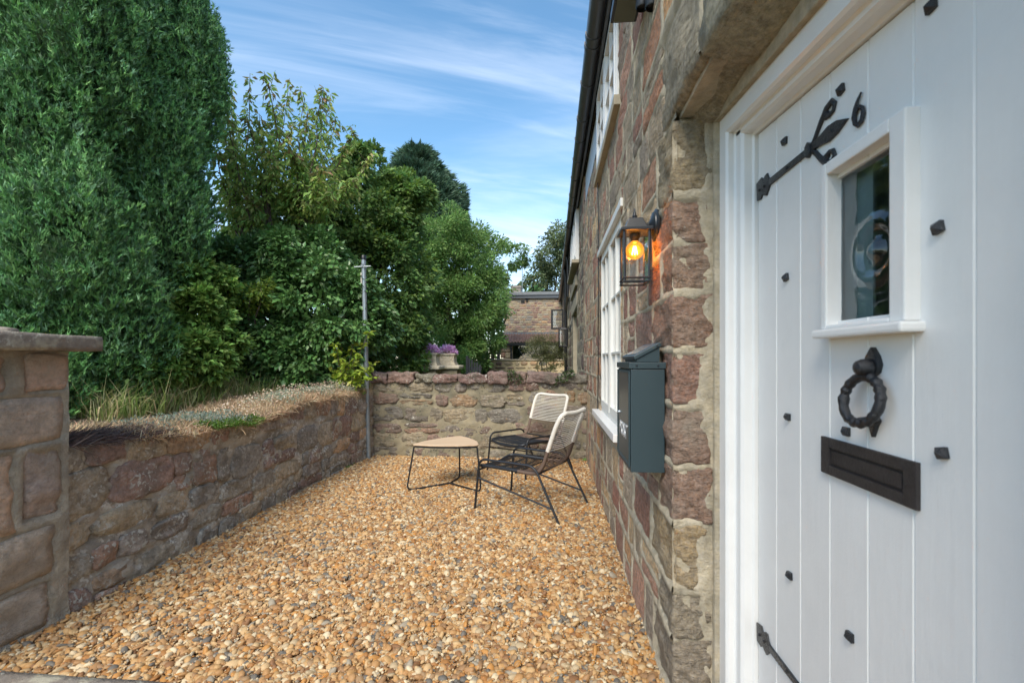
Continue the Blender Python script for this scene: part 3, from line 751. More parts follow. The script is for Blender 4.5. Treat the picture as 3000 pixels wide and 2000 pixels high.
# gutter, fascia, soffit, roof
def gutter(y0, y1, parent, m, x=FX-.125, z=3.93, r=.062, joints=()):
    b = MB(); k = 12; ys = np.linspace(y0, y1, 20); vs = []
    for yy in ys:
        for s_ in (r, r-.005):
            for j in range(k+1):
                a = math.pi+math.pi*j/k; vs.append((x+s_*math.cos(a), yy, z+s_*math.sin(a)))
    q = 2*(k+1); fs = []
    for i in range(len(ys)-1):
        for j in range(k): fs += [(i*q+j, i*q+j+1, (i+1)*q+j+1, (i+1)*q+j), (i*q+k+1+j, (i+1)*q+k+1+j, (i+1)*q+k+2+j, i*q+k+2+j)]
        fs += [(i*q, (i+1)*q, (i+1)*q+k+1, i*q+k+1), (i*q+k, i*q+2*k+1, (i+1)*q+2*k+1, (i+1)*q+k)]
    b.add(vs, fs); go_ = b.build('gutter', m, parent, smooth=True)
    for yy, w_ in joints:
        c = MB(); vv = []
        for y2 in (yy-w_/2, yy+w_/2):
            for s_ in (r+.007, r-.007):
                for j in range(k+1):
                    a = math.pi-.12+(math.pi+.24)*j/k; vv.append((x+s_*math.cos(a), y2, z+s_*math.sin(a)))
        ff = []; kk = k+1
        for j in range(k): ff += [(j, j+1, 2*kk+j+1, 2*kk+j), (kk+j, 3*kk+j, 3*kk+j+1, kk+j+1), (j, kk+j, kk+j+1, j+1), (2*kk+j, 2*kk+j+1, 3*kk+j+1, 3*kk+j)]
        c.add(vv, ff); c.build('gutter_bracket', m, go_, smooth=True)
    return go_
gutter(1.2, 8.0, cott, M_pvc, joints=[(1.9,.03),(2.75,.03),(3.72,.05),(3.84,.05),(4.35,.025),(5.0,.06),(5.45,.025),(6.0,.03),(6.6,.025),(7.3,.06),(7.7,.03)])
b = MB(); b.box(FX-.062, FX-.04, -.5, 8.0, 3.84, 4.03); b.build('fascia', M_pvc, cott)
b = MB(); b.box(FX-.039, FX+.5, -.5, 8.0, 3.905, 3.93); b.build('soffit', M_dark, cott)
b = MB(); b.prism([(FX-.14, 4.00), (FX-.14, 4.05), (4.6, 7.2), (4.6, 7.15)], -.8, 8.02, 'y'); b.build('roof', M_slate, cott)
for yy in (3.3, 4.9):
    b = MB(); b.tube([(FX-.19, yy, 3.90), (FX-.17, yy+.005, 3.99), (FX-.12, yy, 4.005), (FX-.06, yy+.01, 3.97), (FX-.05, yy+.005, 3.94)], .003, n=5); b.build('gutter_clip', M_pvc, cott)

# ------------------------------------------------------------------ neighbour's cottage beyond the end wall
nb = thing('stone_cottage', 'far stone cottage beyond the end wall with a white upper window and black downpipe', 'house', (.6, 12, 0))
rng = np.random.RandomState(21)
C2 = courses(Y_SPLIT, 20.5, -.1, lambda u: 3.86, (.17, .27), (.24, .62), rng, holes2+[(8.2, 10.2, 1.0, 2.25)], wob=.03, split=.08)
place_stones(C2, ffr, rng, M_stone, nb, (2, 3, 2.2, .3), limit=285, field=facade_field, near=near_key, h=.012, gap=.02, rough=.009, ex=4, jit=.1, depth=.04, k=12)
jh2 = joint_height(C2, jw=.026)
relief('pointing', ffr, Y_SPLIT, 12, -.1, 3.88, .035, jh2, M_mortar, nb, holes2+[(8.2, 10.2, 1.0, 2.25)])
relief('pointing', ffr, 12, 20.6, -.1, 3.88, .07, jh2, M_mortar, nb, [])
core(Y_SPLIT+.001, 20.6, -.1, 3.9, holes2+[(8.2, 10.2, 1.0, 2.25)], nb)
w2 = casement(7.75, 9.9, 2.99, 3.86, (1, 1, 1), 1, nb, FX-.05, fr_w=.055, m=M_white)
b = MB(); b.box(FX-.13, FX+.05, 7.7, 9.95, 2.93, 2.985); b.build('window_sill', M_sill, w2, bevel=.004)
b = MB(); b.box(FX-.055, FX+.04, 8.1, 10.3, 2.62, 2.80); b.build('string_stone', M_sill, nb, bevel=.006)
b = MB(); b.box(FX-.004, FX+.2, 8.2, 8.42, 1.0, 2.255); b.box(FX-.004, FX+.2, 9.98, 10.2, 1.0, 2.255); b.build('stone_jamb', M_sill, nb, bevel=.006)
b = MB(); b.box(FX+.12, FX+.16, 8.42, 9.98, 1.0, 2.25); b.build('shutter', M_gate, nb)
b = MB(); b.box(FX-.028, FX+.04, 8.1, 10.35, 2.26, 2.50); b.build('window_lintel', M_sill, nb, bevel=.008)
for (a, c, z0, z1) in ((11.8, 13.3, 2.9, 3.1), (12.2, 13.6, 2.2, 2.4)):
    b = MB(); b.box(FX-.03, FX+.02, a, c, z0, z1); b.build('string_stone', M_sill, nb, bevel=.006)
room('upper_room', 1.002, 3.0, 7.3, 10.6, 2.7, 3.9, M_room, nb); room('lower_room', 1.002, 3.0, 7.8, 10.6, .8, 2.5, M_dark, nb)
gutter(8.02, 20.4, nb, M_pipe, joints=[(9, .05), (10.4, .04), (12, .05), (14, .05), (16, .05)])
b = MB(); b.box(FX-.062, FX-.04, 8.02, 20.4, 3.84, 4.0); b.build('fascia', M_pipe, nb)
b = MB(); b.prism([(FX-.16, 3.98), (FX-.16, 4.05), (4.6, 7.2), (4.6, 7.13)], 8.03, 20.5, 'y'); b.build('roof', M_slate, nb)
b = MB(); b.tube([(FX-.11, 13.0, 3.9), (FX-.09, 13.0, 3.75), (FX-.075, 13.0, 3.6), (FX-.075, 13.0, .0)], .042, n=10)
b.tube([(FX-.11, 11.4, 3.9), (FX-.07, 11.4, 3.72), (FX-.07, 11.4, 2.9), (FX-.075, 12.9, 2.7)], .03, n=8)
for z in (1.1, 2.0, 2.9): b.box(FX-.12, FX+.01, 12.98, 13.02, z, z+.04)
b.build('downpipe', M_pipe, nb, smooth=True)
# opened black casement of the neighbour's upper window
b = MB(); ring(b, 0, .03, 0, .48, 0, .80, .05, .43, .05, .75)
oc = thing('open_casement', 'black framed casement with leaded glass, standing open from the far cottage wall', 'window', (FX-.01, 17.6, 2.48))
c = MB(); x0, x1, yq = FX-.5, FX-.02, 17.6
c.box(x0, x0+.075, yq, yq+.04, 2.48, 3.24); c.box(x1-.055, x1, yq, yq+.04, 2.48, 3.24); c.box(x0+.055, x1-.055, yq, yq+.04, 2.48, 2.54); c.box(x0+.055, x1-.055, yq, yq+.04, 3.18, 3.24)
c.build('frame', M_pipe, oc, bevel=.004)
c = MB(); c.box(x0+.055, x1-.055, yq+.018, yq+.022, 2.54, 3.18); c.build('pane', M_glass, oc)
c = MB()
for i in range(-3, 7):
    for sg in (1, -1):
        a0 = x0+.055+i*.075; pts = []
        for tt in (0, 1):
            pts.append((a0+tt*.32*sg+(0 if sg > 0 else .32), yq+.012, 2.54+.64*tt))
        p0, p1 = pts
        lo, hi = x0+.055, x1-.055
        def clip(p0, p1):
            q = []
            for a, bb in ((p0, p1), (p1, p0)):
                if a[0] < lo or a[0] > hi:
                    e = lo if a[0] < lo else hi
                    if bb[0] == a[0]: return None
                    tt = (e-a[0])/(bb[0]-a[0])
                    if not 0 <= tt <= 1: return None
                    a = tuple(a[k]+(bb[k]-a[k])*tt for k in range(3))
                q.append(a)
            return q
        q = clip(p0, p1)
        if q: c.tube(q, .004, n=4)
c.build('lead_came', M_lead, oc)

# ------------------------------------------------------------------ left garden wall
LX = -2.47
lfr = Frame((LX,0,0), (0,1,0), (0,0,1), (1,0,0))
def ltop(u):
    return np.interp(u, [-2, 1.9, 2.35, 3.0, 3.5, 3.8, 4.3, 5.2, 6.1], [.86, .86, .84, .80, .77, .82, .88, .88, .88])
lw = thing('garden_wall', 'low weathered stone garden wall on the left with dry plants along its top', 'wall', (LX-.15, 4, 0))
rng = np.random.RandomState(5)
def lfield(u, v):
    u = np.asarray(u); v = np.asarray(v)
    return .022*fbm(u*1.1, v*1.3, 41)+.05*np.clip(.35-v, 0, .4)-.02+np.where(u > 4.5, .04*(u-4.5)/1.2, 0)
CL = courses(1.2, 6.02, -.02, ltop, (.13, .27), (.14, .46), rng, wob=.07, split=.25)
place_stones(CL, lfr, rng, M_wstone, lw, (1.5, 1.7, 3.6, .35), colf=lambda c, q: pick(q, (1.5, 1.7, 3.6, .35))*1.2+.11*np.array([1,.93,.82]), field=lfield, h=.015, gap=.004, rough=.018, ex=4.5, jit=.20, depth=.06, k=22)
relief('mortar_face', lfr, 1.2, 6.06, -.05, 1, .028, lambda u, v: lfield(u, v)+.020*fbm(u*7, v*9, 61)+.016*fbm(u*22, v*26, 62)+.002, M_wmortar, lw, top=ltop)
# bed of the wall and its top
U = np.linspace(1.2, 6.05, 60); vs = []
for u in U:
    t_ = float(ltop(u)); h0 = float(lfield(u, t_)); vs += [(LX+h0-.01, u, t_), (LX-.36, u, t_+.01), (LX-.36, u, -.1)]
fs = []
for i in range(59):
    for j in range(2): fs.append((i*3+j, (i+1)*3+j, (i+1)*3+j+1, i*3+j+1))
b = MB(); b.add(vs, fs); b.build('wall_core', M_wmortar, lw)
# ---- pier at the left with its capstone
pier = thing('gate_pier', 'sandstone gate pier with a flat lichened capstone at the left edge', 'pier', (-2.7, 1.8, 0))
PY0, PY1 = 1.42, 2.13
pcells = [(1.45,1.66,0,.30),(1.66,2.03,0,.24),(1.42,1.75,.30,.52),(1.75,2.05,.24,.50),(1.42,1.62,.52,.86),(1.63,1.89,.50,.88),(1.90,2.08,.52,.88),
          (1.42,2.10,.885,1.135),(1.42,1.70,1.135,1.335),(1.72,1.86,1.14,1.33),(1.90,2.12,1.135,1.335)]
pcol_ = [(.20,.18,.16),(.22,.20,.18),(.20,.18,.155),(.24,.20,.16),(.25,.19,.15),(.36,.25,.18),(.16,.12,.115),(.27,.215,.175),(.24,.19,.16),(.27,.145,.115),(.32,.20,.155)]
pfr = Frame((-2.45,0,0), (0,1,0), (0,0,1), (1,0,0)); rng = np.random.RandomState(3)
for c_, q in zip(pcells, pcol_):
    b0 = -2.45-.02
    rough_box('stone', -2.85, -2.452+.012*rng.rand(), c_[0]+.008, c_[1]-.008, c_[2]+.008, c_[3]-.006, mat('pier_stone', attr='Col', rough=.93, var=.34, vscale=26, bump=1.0, bscale=90, bdist=.02, spec=.2, speck=((.5,.44,.36), 40, .64, .72), dirt=((.42,.36,.29), 4, .42, .62, .7), bump2=(10, .8, .02, (1,.7,3))) if not bpy.data.materials.get('pier_stone') else bpy.data.materials['pier_stone'], pier, col=np.array(q)*1.2+.32*np.array([.97,.82,.68]), seg=6, rnd=.022, amp=.014, fq=7, seed=rng.randint(99))
pj = joint_height(pcells, ridge=.006, inner=-.022, jw=.022)
relief('mortar_face', pfr, 1.40, 2.105, -.02, 1.34, .025, lambda u, v: pj(u, v)-facade_field(u, v)+.010*fbm(u*8, v*8, 71)+.005*fbm(u*30, v*30, 5), mat('pier_mortar', (.46,.41,.33), rough=.95, var=.3, vscale=20, bump=1.0, bscale=80, bdist=.02, dirt=((.30,.26,.21), 4, .45, .65, .8)), pier)
b = MB(); b.box(-2.86, -2.47, 1.41, 2.095, -.1, 1.335); b.build('core', M_wmortar, pier, bevel=.01)
rough_box('capstone', -2.95, -2.37, 1.28, 2.215, 1.343, 1.425, M_slab, pier, col=(.3,.26,.22), seg=4, rnd=.010, amp=.006, fq=8, seed=4)
o = rough_box('loose_stone', -2.62, -2.56, 1.93, 1.99, 1.421, 1.458, M_slab, None, seg=4, rnd=.015, amp=.008, fq=30, seed=8)
tag(o, 'small loose chip of pale stone lying on the pier capstone', 'stone')

# ------------------------------------------------------------------ end wall
EY = 6.0
efr = Frame((0,EY,0), (1,0,0), (0,0,1), (0,-1,0))
ew = thing('garden_wall', 'low wall of pink and buff rubble closing the far end of the gravel yard', 'wall', (-1, EY+.15, 0))
rng = np.random.RandomState(19)
def etop(u): return 1.02+0*np.asarray(u)
def efield(u, v): return .02*fbm(np.asarray(u)*1.3, np.asarray(v)*1.3, 51)-.008+.03*np.clip(.15-np.asarray(v), 0, .2)
CE = courses(-2.46, .50, -.02, etop, (.125, .215), (.16, .52), rng, wob=.035, split=.14)
CEk = []
def emph(c, r):
    v = pick(r, (3.0, 1.6, 3.2, .5)); return v*.72+np.array([.235,.195,.14])*.28
for c_ in CE:
    sh_ = rng.rand()
    # ragged: many stones stand in wide joints
    m_ = .002+.016*rng.rand(); CEk.append((c_[0]+m_, c_[1]-m_, c_[2]+m_*.55, c_[3]-m_*.55))
place_stones(CEk, efr, rng, M_estone, ew, (1,1,1,1), field=efield, colf=emph, h=.016, gap=.006, rough=.026, ex=3.6, jit=.26, depth=.06, k=22)
relief('mortar_face', efr, -2.5, .52, -.05, 1.03, .028, lambda u, v: efield(u, v)+.024*fbm(u*5, v*7, 63)+.014*fbm(u*20, v*24, 64)+.010, M_emortar, ew)
b = MB(); b.box(-2.5, .47, EY+.03, EY+.30, -.1, 1.02); b.build('wall_core', M_emortar, ew)
u = -2.44; cc = [(.23,.14,.115),(.27,.165,.125),(.22,.19,.13),(.25,.15,.12),(.22,.13,.11),(.24,.145,.12),(.27,.18,.14),(.23,.15,.125),(.25,.22,.17)]
for i, w_ in enumerate((.23, .36, .28, .33, .40, .26, .24, .42, .38)):
    rough_box('coping_stone', u+.004, u+w_-.006, EY-.03-.025*rng.rand(), EY+.30, .99, 1.10+.045*rng.rand(), M_estone, ew, col=np.array(cc[i])*.8+.035, seg=9, rnd=.018, amp=.030, fq=8, seed=200+i)
    if i in (1, 4, 6):
        b = MB()
    u += w_
relief('mortar_cap', Frame((0,EY-.005,1.03), (1,0,0), (0,1,0), (0,0,1)), -2.46, .47, 0, .28, .04, lambda u, v: .03+.02*fbm(u*6, v*6, 5), M_emortar, ew)

# ------------------------------------------------------------------ metal pole
b = thing('metal_pole', 'tall slim grey metal pole with a small cross bar, in the far corner', 'pole', (-2.41, 5.8, 0))
c = MB(); c.tube([(-2.405,5.8,-.02), (-2.474,5.8,2.62)], .030, n=14); c.build('shaft', M_steel, b, smooth=True)
c = MB(); c.lathe([(.001,.06),(.028,.058),(.033,.05),(.033,0)], (-2.474,5.8,2.615), 'z', 14); c.build('cap', M_pipe, b, smooth=True)
c = MB(); c.tube([(-2.585,5.765,2.516),(-2.36,5.765,2.522)], .0085, n=8); c.build('cross_bar', M_steel, b, smooth=True)
c = MB()
rg = [(-2.47+.040*math.cos(a), 5.8+.040*math.sin(a), 2.52+.02*math.sin(a*2)) for a in np.linspace(0, 2*math.pi, 14)[:-1]]
c.tube(rg, .006, n=6, closed=True); c.tube([(-2.47,5.76,2.52),(-2.455,5.75,2.55),(-2.48,5.75,2.565)], .005, n=5); c.build('clamp', M_steel, b, smooth=True)
c = MB(); c.tube([(-2.492,5.767,2.44),(-2.489,5.767,2.30)], .007, n=6); c.build('tie', M_cordw, b)

# ------------------------------------------------------------------ chairs
def arc(pts, r=.05, n=5):
    """round the corners of a polyline"""
    P = [Vector(p) for p in pts]; o = [P[0]]
    for i in range(1, len(P)-1):
        a, b_, c_ = P[i-1], P[i], P[i+1]; d1 = (a-b_); d2 = (c_-b_); k_ = min(r, d1.length*.45, d2.length*.45)
        p0 = b_+d1.normalized()*k_; p1 = b_+d2.normalized()*k_
        for t_ in np.linspace(0, 1, n): o.append(p0*(1-t_)**2+b_*2*t_*(1-t_)+p1*t_**2)
    o.append(P[-1]); return o
def make_chair(label):
    t_ = thing('lounge_chair', label, 'chair', (0,0,0), 'corded garden lounge chairs')
    for sgn in (1, -1):
        y = sgn*.300
        b = MB(); b.tube(arc([(.405,y*1.04,0),(.365,y,.44),(-.175,y,.435),(-.40,y*1.04,0)], .07, 6), .0105, n=8); b.build('side_frame', M_black, t_, smooth=True)
        b = MB(); b.tube([(.378,y*1.01,.275),(-.345,y*1.03,.115)], .008, n=7); b.build('stretcher', M_black, t_, smooth=True)
    b = MB(); b.tube([(.37,-.30,.345),(.37,.30,.345)], .009, n=7); b.tube([(-.20,-.30,.375),(-.20,.30,.375)], .009, n=7); b.tube([(.02,-.27,.352),(.02,.27,.352)], .007, n=7); b.build('cross_bar', M_black, t_, smooth=True)
    # seat loop and back loop
    hw = .262
    def side(s, k=12):  # s in 0..1 along seat then back (y = +-hw)
        return s
    seat = [(.40,0,.338),(.40,.10,.341),(.398,.18,.352),(.385,hw,.372),(.30,hw,.378),(.10,hw,.372),(.00,hw,.368)]
    full = [tuple((x,-y,z)) for (x,y,z) in seat[::-1][:-1]]+seat
    b = MB(); b.tube(arc(full, .04, 4), .0155, n=9); b.build('seat_rim', M_cordk, t_, smooth=True)
    for sgn in (1, -1):
        lo_ = [(.00,sgn*hw,.368),(-.10,sgn*hw,.364),(-.185,sgn*hw,.372),(-.235,sgn*hw,.44),(-.275,sgn*hw,.56)]
        b = MB(); b.tube(arc(lo_, .05, 5), .0165, n=9); b.build('back_rim', M_cordb, t_, smooth=True)
    up = [(-.275,hw,.56),(-.345,hw,.76),(-.385,hw*.97,.845),(-.405,hw*.80,.868),(-.412,.12,.862),(-.415,0,.858)]
    full = up+[(x,-y,z) for (x,y,z) in up[::-1][1:]]
    b = MB(); b.tube(arc(full, .05, 5), .0185, n=10); b.build('top_rim', M_cordw, t_, smooth=True)
    def strand(m, sag, r=.0037):
        b = MB(); b.tube([(0,-hw,0),(sag*.6,-hw*.5,0),(sag,0,0),(sag*.6,hw*.5,0),(0,hw,0)], r, n=5, cap=False); o_ = b.build('cord', m, None, smooth=True); return o_
    protos = {}
    def put(m, x, y, z, rot, sc=1):
        key = (m.name)
        if key not in protos: o_ = strand(m, -.022 if m != M_cordk else -.010); protos[key] = o_
        else: o_ = protos[key].copy(); COL.objects.link(o_)
        o_.parent = t_; o_.location = (x, y, z); o_.rotation_euler = (0, rot, 0); o_.scale = (1, sc, 1)
    ns = 28
    for i in range(ns):
        x = .375-i*(.375+.185)/ns; z = .374-.003*math.sin(i)
        put(M_cordk if x > -.02 else M_cordb, x, 0, z, R(-90))
    nbk = 27; path = [(-.20,.385),(-.235,.44),(-.275,.56),(-.345,.76),(-.390,.85)]
    ln = [0]
    for a, c_ in zip(path[:-1], path[1:]): ln.append(ln[-1]+math.hypot(c_[0]-a[0], c_[1]-a[1]))
    for i in range(nbk):
        s = (i+.4)/nbk*ln[-1]; x = np.interp(s, ln, [q[0] for q in path]); z = np.interp(s, ln, [q[1] for q in path])
        put(M_cordb if z < .56 else M_cordw, x, 0, z, R(-20), 1 if z < .8 else .98)
    return t_
def copy_tree(o, loc, rz, label):
    r = o.copy(); COL.objects.link(r); r.location = loc; r.rotation_euler = (0, 0, rz); r['label'] = label
    for ch in list(o.children):
        c_ = ch.copy(); COL.objects.link(c_); c_.parent = r
    return r
ch1 = make_chair('black framed lounge chair with cream and brown cord back, nearest the camera')
ch2 = copy_tree(ch1, (-.255, 5.40, .0), R(229), 'black framed lounge chair with cord back, behind the other chair by the end wall')
ch1.location = (-.172, 4.04, .0); ch1.rotation_euler = (0, 0, R(154.8))

# ------------------------------------------------------------------ table
tb = thing('coffee_table', 'low triangular oak topped coffee table on bent black rods', 'table', (-1.05, 4.65, 0))
tri = [(-1.43,4.435),(-.695,4.47),(-1.02,5.03)]; cen = np.mean(tri, axis=0)
outl = []
for i in range(3):
    a, b_, c_ = [np.array(tri[(i+k_) % 3]) for k_ in (-1, 0, 1)]
    d1 = (a-b_)/np.linalg.norm(a-b_); d2 = (c_-b_)/np.linalg.norm(c_-b_)
    for t_ in np.linspace(0, 1, 7): outl.append(tuple((b_+d1*.11)*(1-t_)**2+b_*2*t_*(1-t_)+(b_+d2*.11)*t_**2))
    m_ = (b_+c_)/2; nrm = (m_-cen)/np.linalg.norm(m_-cen)
    for t_ in (.3, .5, .7): outl.append(tuple(b_*(1-t_)+c_*t_+nrm*.035*math.sin(math.pi*t_)))
b = MB(); b.prism(outl, .443, .457, 'z'); b.build('table_top', M_wood, tb, bevel=.003)
ins = [tuple(cen+(np.array(q)-cen)*.965) for q in outl]
b = MB(); b.prism(ins, .424, .4415, 'z'); b.build('apron', M_black, tb)
jn = (-1.06, 4.655)
for (fx, fy) in ((-1.43, 4.385), (-.69, 4.40), (-1.01, 4.935)):
    tx_, ty_ = cen[0]+(fx-cen[0])*.86, cen[1]+(fy-cen[1])*.86+.03
    b = MB(); b.tube(arc([(tx_,ty_,.43),(fx,fy,.012),(jn[0],jn[1],.022)], .065, 7), .0085, n=8); b.build('leg', M_black, tb, smooth=True)

# ------------------------------------------------------------------ mailbox
mb = thing('mailbox', 'slate green steel wall mailbox with a sloping top flap beside the front door', 'mailbox', (FX, 2.05, .85))
x0, x1, y0, y1 = .318, .452, 1.877, 2.222
b = MB(); b.box(x0, x1, y0, y1, .845, 1.262); b.build('body', M_mail, mb, bevel=.003)
b = MB(); b.box(x0-.008, x1+.004, y0-.004, y1+.004, 1.264, 1.290); b.build('lid_band', M_mail, mb, bevel=.003)
b = MB(); b.box(x0-.004, x0-.0005, y0+.022, y1-.018, .872, 1.245); b.build('door_panel', M_maildoor, mb, bevel=.0015)
b = MB(); ring(b, x0-.0075, x0-.001, y0+.012, y1-.008, .862, 1.255, y0+.024, y1-.020, .874, 1.243); b.build('door_trim', M_mail, mb, bevel=.0015)
# sloping flap box on top
b = MB(); b.add([(.345,1.90,1.291),(.437,1.90,1.291),(.437,1.90,1.352),(.345,1.90,1.303),(.345,2.20,1.291),(.437,2.20,1.291),(.437,2.20,1.352),(.345,2.20,1.303)],
                [(0,1,2,3),(4,7,6,5),(0,4,5,1),(1,5,6,2),(2,6,7,3),(3,7,4,0)]); b.build('hopper', M_mail, mb, bevel=.002)
b = MB(); b.add([(.338,1.893,1.300),(.444,1.893,1.357),(.436,1.893,1.372),(.330,1.893,1.314),(.338,2.207,1.300),(.444,2.207,1.357),(.436,2.207,1.372),(.330,2.207,1.314)],
                [(0,1,2,3),(4,7,6,5),(0,4,5,1),(1,5,6,2),(2,6,7,3),(3,7,4,0)]); b.build('flap', M_mail, mb, bevel=.003)
b = MB(); b.add([(.346,1.93,1.3235),(.420,1.93,1.3640),(.346,2.17,1.3235),(.420,2.17,1.3640),(.345,1.93,1.3255),(.419,1.93,1.3660),(.345,2.17,1.3255),(.419,2.17,1.3660)], [(0,1,3,2),(4,6,7,5),(0,4,5,1),(2,3,7,6),(0,2,6,4),(1,5,7,3)])
b.build('solar_panel', mat('dark_cells', (.16,.19,.22), rough=.12, spec=.8), mb)
for (x, z, yy) in ((.340,1.277,y0-.004),(.425,1.277,y0-.004),(.426,1.357,1.893)):
    b = MB(); b.lathe([(.0005,-.004),(.003,-.0035),(.0045,-.001),(.0045,.001)], (x, yy, z), 'y', 8); b.build('screw', M_lamp, mb, smooth=True)
b = MB(); b.lathe([(.0005,-.010),(.006,-.009),(.008,-.003),(.008,.001)], (x0-.004, 2.15, 1.06), 'x', 10); b.build('lock', M_steel, mb, smooth=True)
# raised lettering
cu = bpy.data.curves.new('lettering', 'FONT'); cu.body = 'POST'; cu.size = .085; cu.extrude = .0012; cu.align_x = 'CENTER'; cu.offset = .0012
tob = bpy.data.objects.new('lettering', cu); COL.objects.link(tob)
tob.matrix_world = Matrix(((0,0,-1,x0-.0052),(-1,0,0,2.045),(0,1,0,.965),(0,0,0,1)))
bpy.context.view_layer.update()
dg = bpy.context.evaluated_depsgraph_get(); tme = bpy.data.meshes.new_from_object(tob.evaluated_get(dg)); mw_ = tob.matrix_world.copy()
bpy.data.objects.remove(tob); tme.transform(mw_); tme.materials.clear(); tme.materials.append(mat('silver_lettering', (.62,.64,.66), rough=.35, metal=.4))
link(bpy.data.objects.new('lettering', tme), mb)

# ------------------------------------------------------------------ wall lantern beside the door
def lantern(name, label, cx, cy, zt, zb, w_, wallx, lit, discr=.066, group=None, m=M_lamp):
    t_ = thing(name, label, 'lamp', (wallx, cy, zt), group); h_ = w_/2; kk = w_/.118*(1 if w_ < .15 else 1.6)
    b = MB()
    for sx in (-1, 1):
        for sy in (-1, 1):
            x, y = cx+sx*(h_-.006), cy+sy*(h_-.006); xb, yb = cx+sx*(h_-.008), cy+sy*(h_-.008)
            b.tube([(x,y,zt-.004),(xb,yb,zb+.004)], .0058*kk, n=6)
    for z in (zb, zb+.016):
        r_ = h_-.004
        for q in (((-r_,-r_),(r_,-r_)),((r_,-r_),(r_,r_)),((r_,r_),(-r_,r_)),((-r_,r_),(-r_,-r_))):
            b.tube([(cx+q[0][0],cy+q[0][1],z),(cx+q[1][0],cy+q[1][1],z)], .0042*kk, n=5)
    b.build('cage', m, t_, smooth=True)
    b = MB(); r0, r1, zz0, zz1 = h_+.008, h_*.52, zt, zt+.050
    b.box(cx-r0, cx+r0, cy-r0, cy+r0, zt-.012, zt+.003)
    b.add([(cx+sx*r*1.0, cy+sy*r, z) for (r, z) in ((h_*.80, zt+.003), (r1, zz1)) for sx, sy in ((-1,-1),(1,-1),(1,1),(-1,1))], [(0,1,5,4),(1,2,6,5),(2,3,7,6),(3,0,4,7),(4,5,6,7),(3,2,1,0)])
    b.build('roof', m, t_, bevel=.003)
    b = MB(); b.lathe([(.012,0),(.014,.004),(.009,.010),(.011,.014),(.006,.022),(.007,.028),(.003,.036),(.004,.041),(.0008,.050)], (cx,cy,zz1), 'z', 10); b.build('finial', m, t_, smooth=True)
    b = MB(); b.lathe([(discr,0),(discr*1.02,-.008),(discr*.86,-.012),(discr*.84,-.018),(discr*.5,-.024),(discr*.3,-.030),(.012,-.034)], (wallx,cy,zt+.022), 'x', 24)
    b.tube([(wallx-.02,cy,zt+.022),(cx+h_*.5,cy,zt+.024)], .0105, n=10); b.build('wall_mount', m, t_, smooth=True)
    for sx, sy in ((0,-1),(0,1),(-1,0),(1,0)):
        b = MB(); e = h_-.009
        if sx == 0: b.add([(cx-e,cy+sy*e,zb+.01),(cx+e,cy+sy*e,zb+.01),(cx+e,cy+sy*e,zt-.01),(cx-e,cy+sy*e,zt-.01)], [(0,1,2,3)])
        else: b.add([(cx+sx*e,cy-e,zb+.01),(cx+sx*e,cy+e,zb+.01),(cx+sx*e,cy+e,zt-.01),(cx+sx*e,cy-e,zt-.01)], [(0,1,2,3)])
        b.build('pane', M_lglass, t_)
    if lit:
        b = MB(); b.lathe([(.016,0),(.022,-.006),(.022,-.020),(.017,-.028),(.017,-.036)], (cx,cy,zt-.010), 'z', 14); b.build('bulb_holder', M_black, t_, smooth=True)
        r_ = .040; zc = zt-.086; pr = [(.013, .040)]+[(r_*math.cos(a), r_*math.sin(a)) for a in np.linspace(R(66), R(-88), 16)]
        b = MB(); b.lathe(pr, (cx,cy,zc), 'z', 24); o_ = b.build('bulb', M_amber, t_, smooth=True)
        for k_ in range(6):
            a = k_*math.pi/3+.3; b = MB(); b.tube([(cx+.005*math.cos(a),cy+.005*math.sin(a),zc+.018),(cx+.013*math.cos(a),cy+.013*math.sin(a),zc-.017)], .0017, n=5); b.build('filament', M_fil, t_)
        ld = bpy.data.lights.new('bulb_glow', 'POINT'); ld.energy = .32; ld.color = (1, .42, .10); ld.shadow_soft_size = .018
        lo = bpy.data.objects.new('bulb_glow', ld); COL.objects.link(lo); lo.location = (cx, cy, zc)
    return t_
M_fil = emit_mat('glowing_filament', (1, .60, .18), 38)
M_amber = bpy.data.materials.new('amber_bulb_glass'); M_amber.use_nodes = True
t = M_amber.node_tree; n = t.nodes; L = t.links; n.clear()
o_ = n.new('ShaderNodeOutputMaterial'); tr_ = n.new('ShaderNodeBsdfTransparent'); tr_.inputs[0].default_value = (1, .62, .22, 1); gl = n.new('ShaderNodeBsdfGlossy'); gl.inputs['Roughness'].default_value = .03
em = n.new('ShaderNodeEmission'); em.inputs[0].default_value = (1, .33, .03, 1); em.inputs[1].default_value = .75
ad = n.new('ShaderNodeAddShader'); lw_ = n.new('ShaderNodeLayerWeight'); lw_.inputs[0].default_value = .35; mx_ = n.new('ShaderNodeMixShader')
ad2 = n.new('ShaderNodeAddShader'); L.new(tr_.outputs[0], ad.inputs[0]); L.new(em.outputs[0], ad.inputs[1]); L.new(lw_.outputs['Fresnel'], mx_.inputs[0]); L.new(ad.outputs[0], mx_.inputs[1]); L.new(gl.outputs[0], mx_.inputs[2]); L.new(mx_.outputs[0], o_.inputs[0])
lantern('wall_lantern', 'charcoal wall lantern with a lit amber globe bulb above the mailbox', .362, 2.04, 1.866, 1.636, .118, FX-.004, True, discr=.068)
lantern('wall_lantern', 'unlit black lantern on the far cottage wall beyond the end wall', .27, 11.1, 2.03, 1.62, .21, FX-.01, False, discr=.10, m=M_pipe)

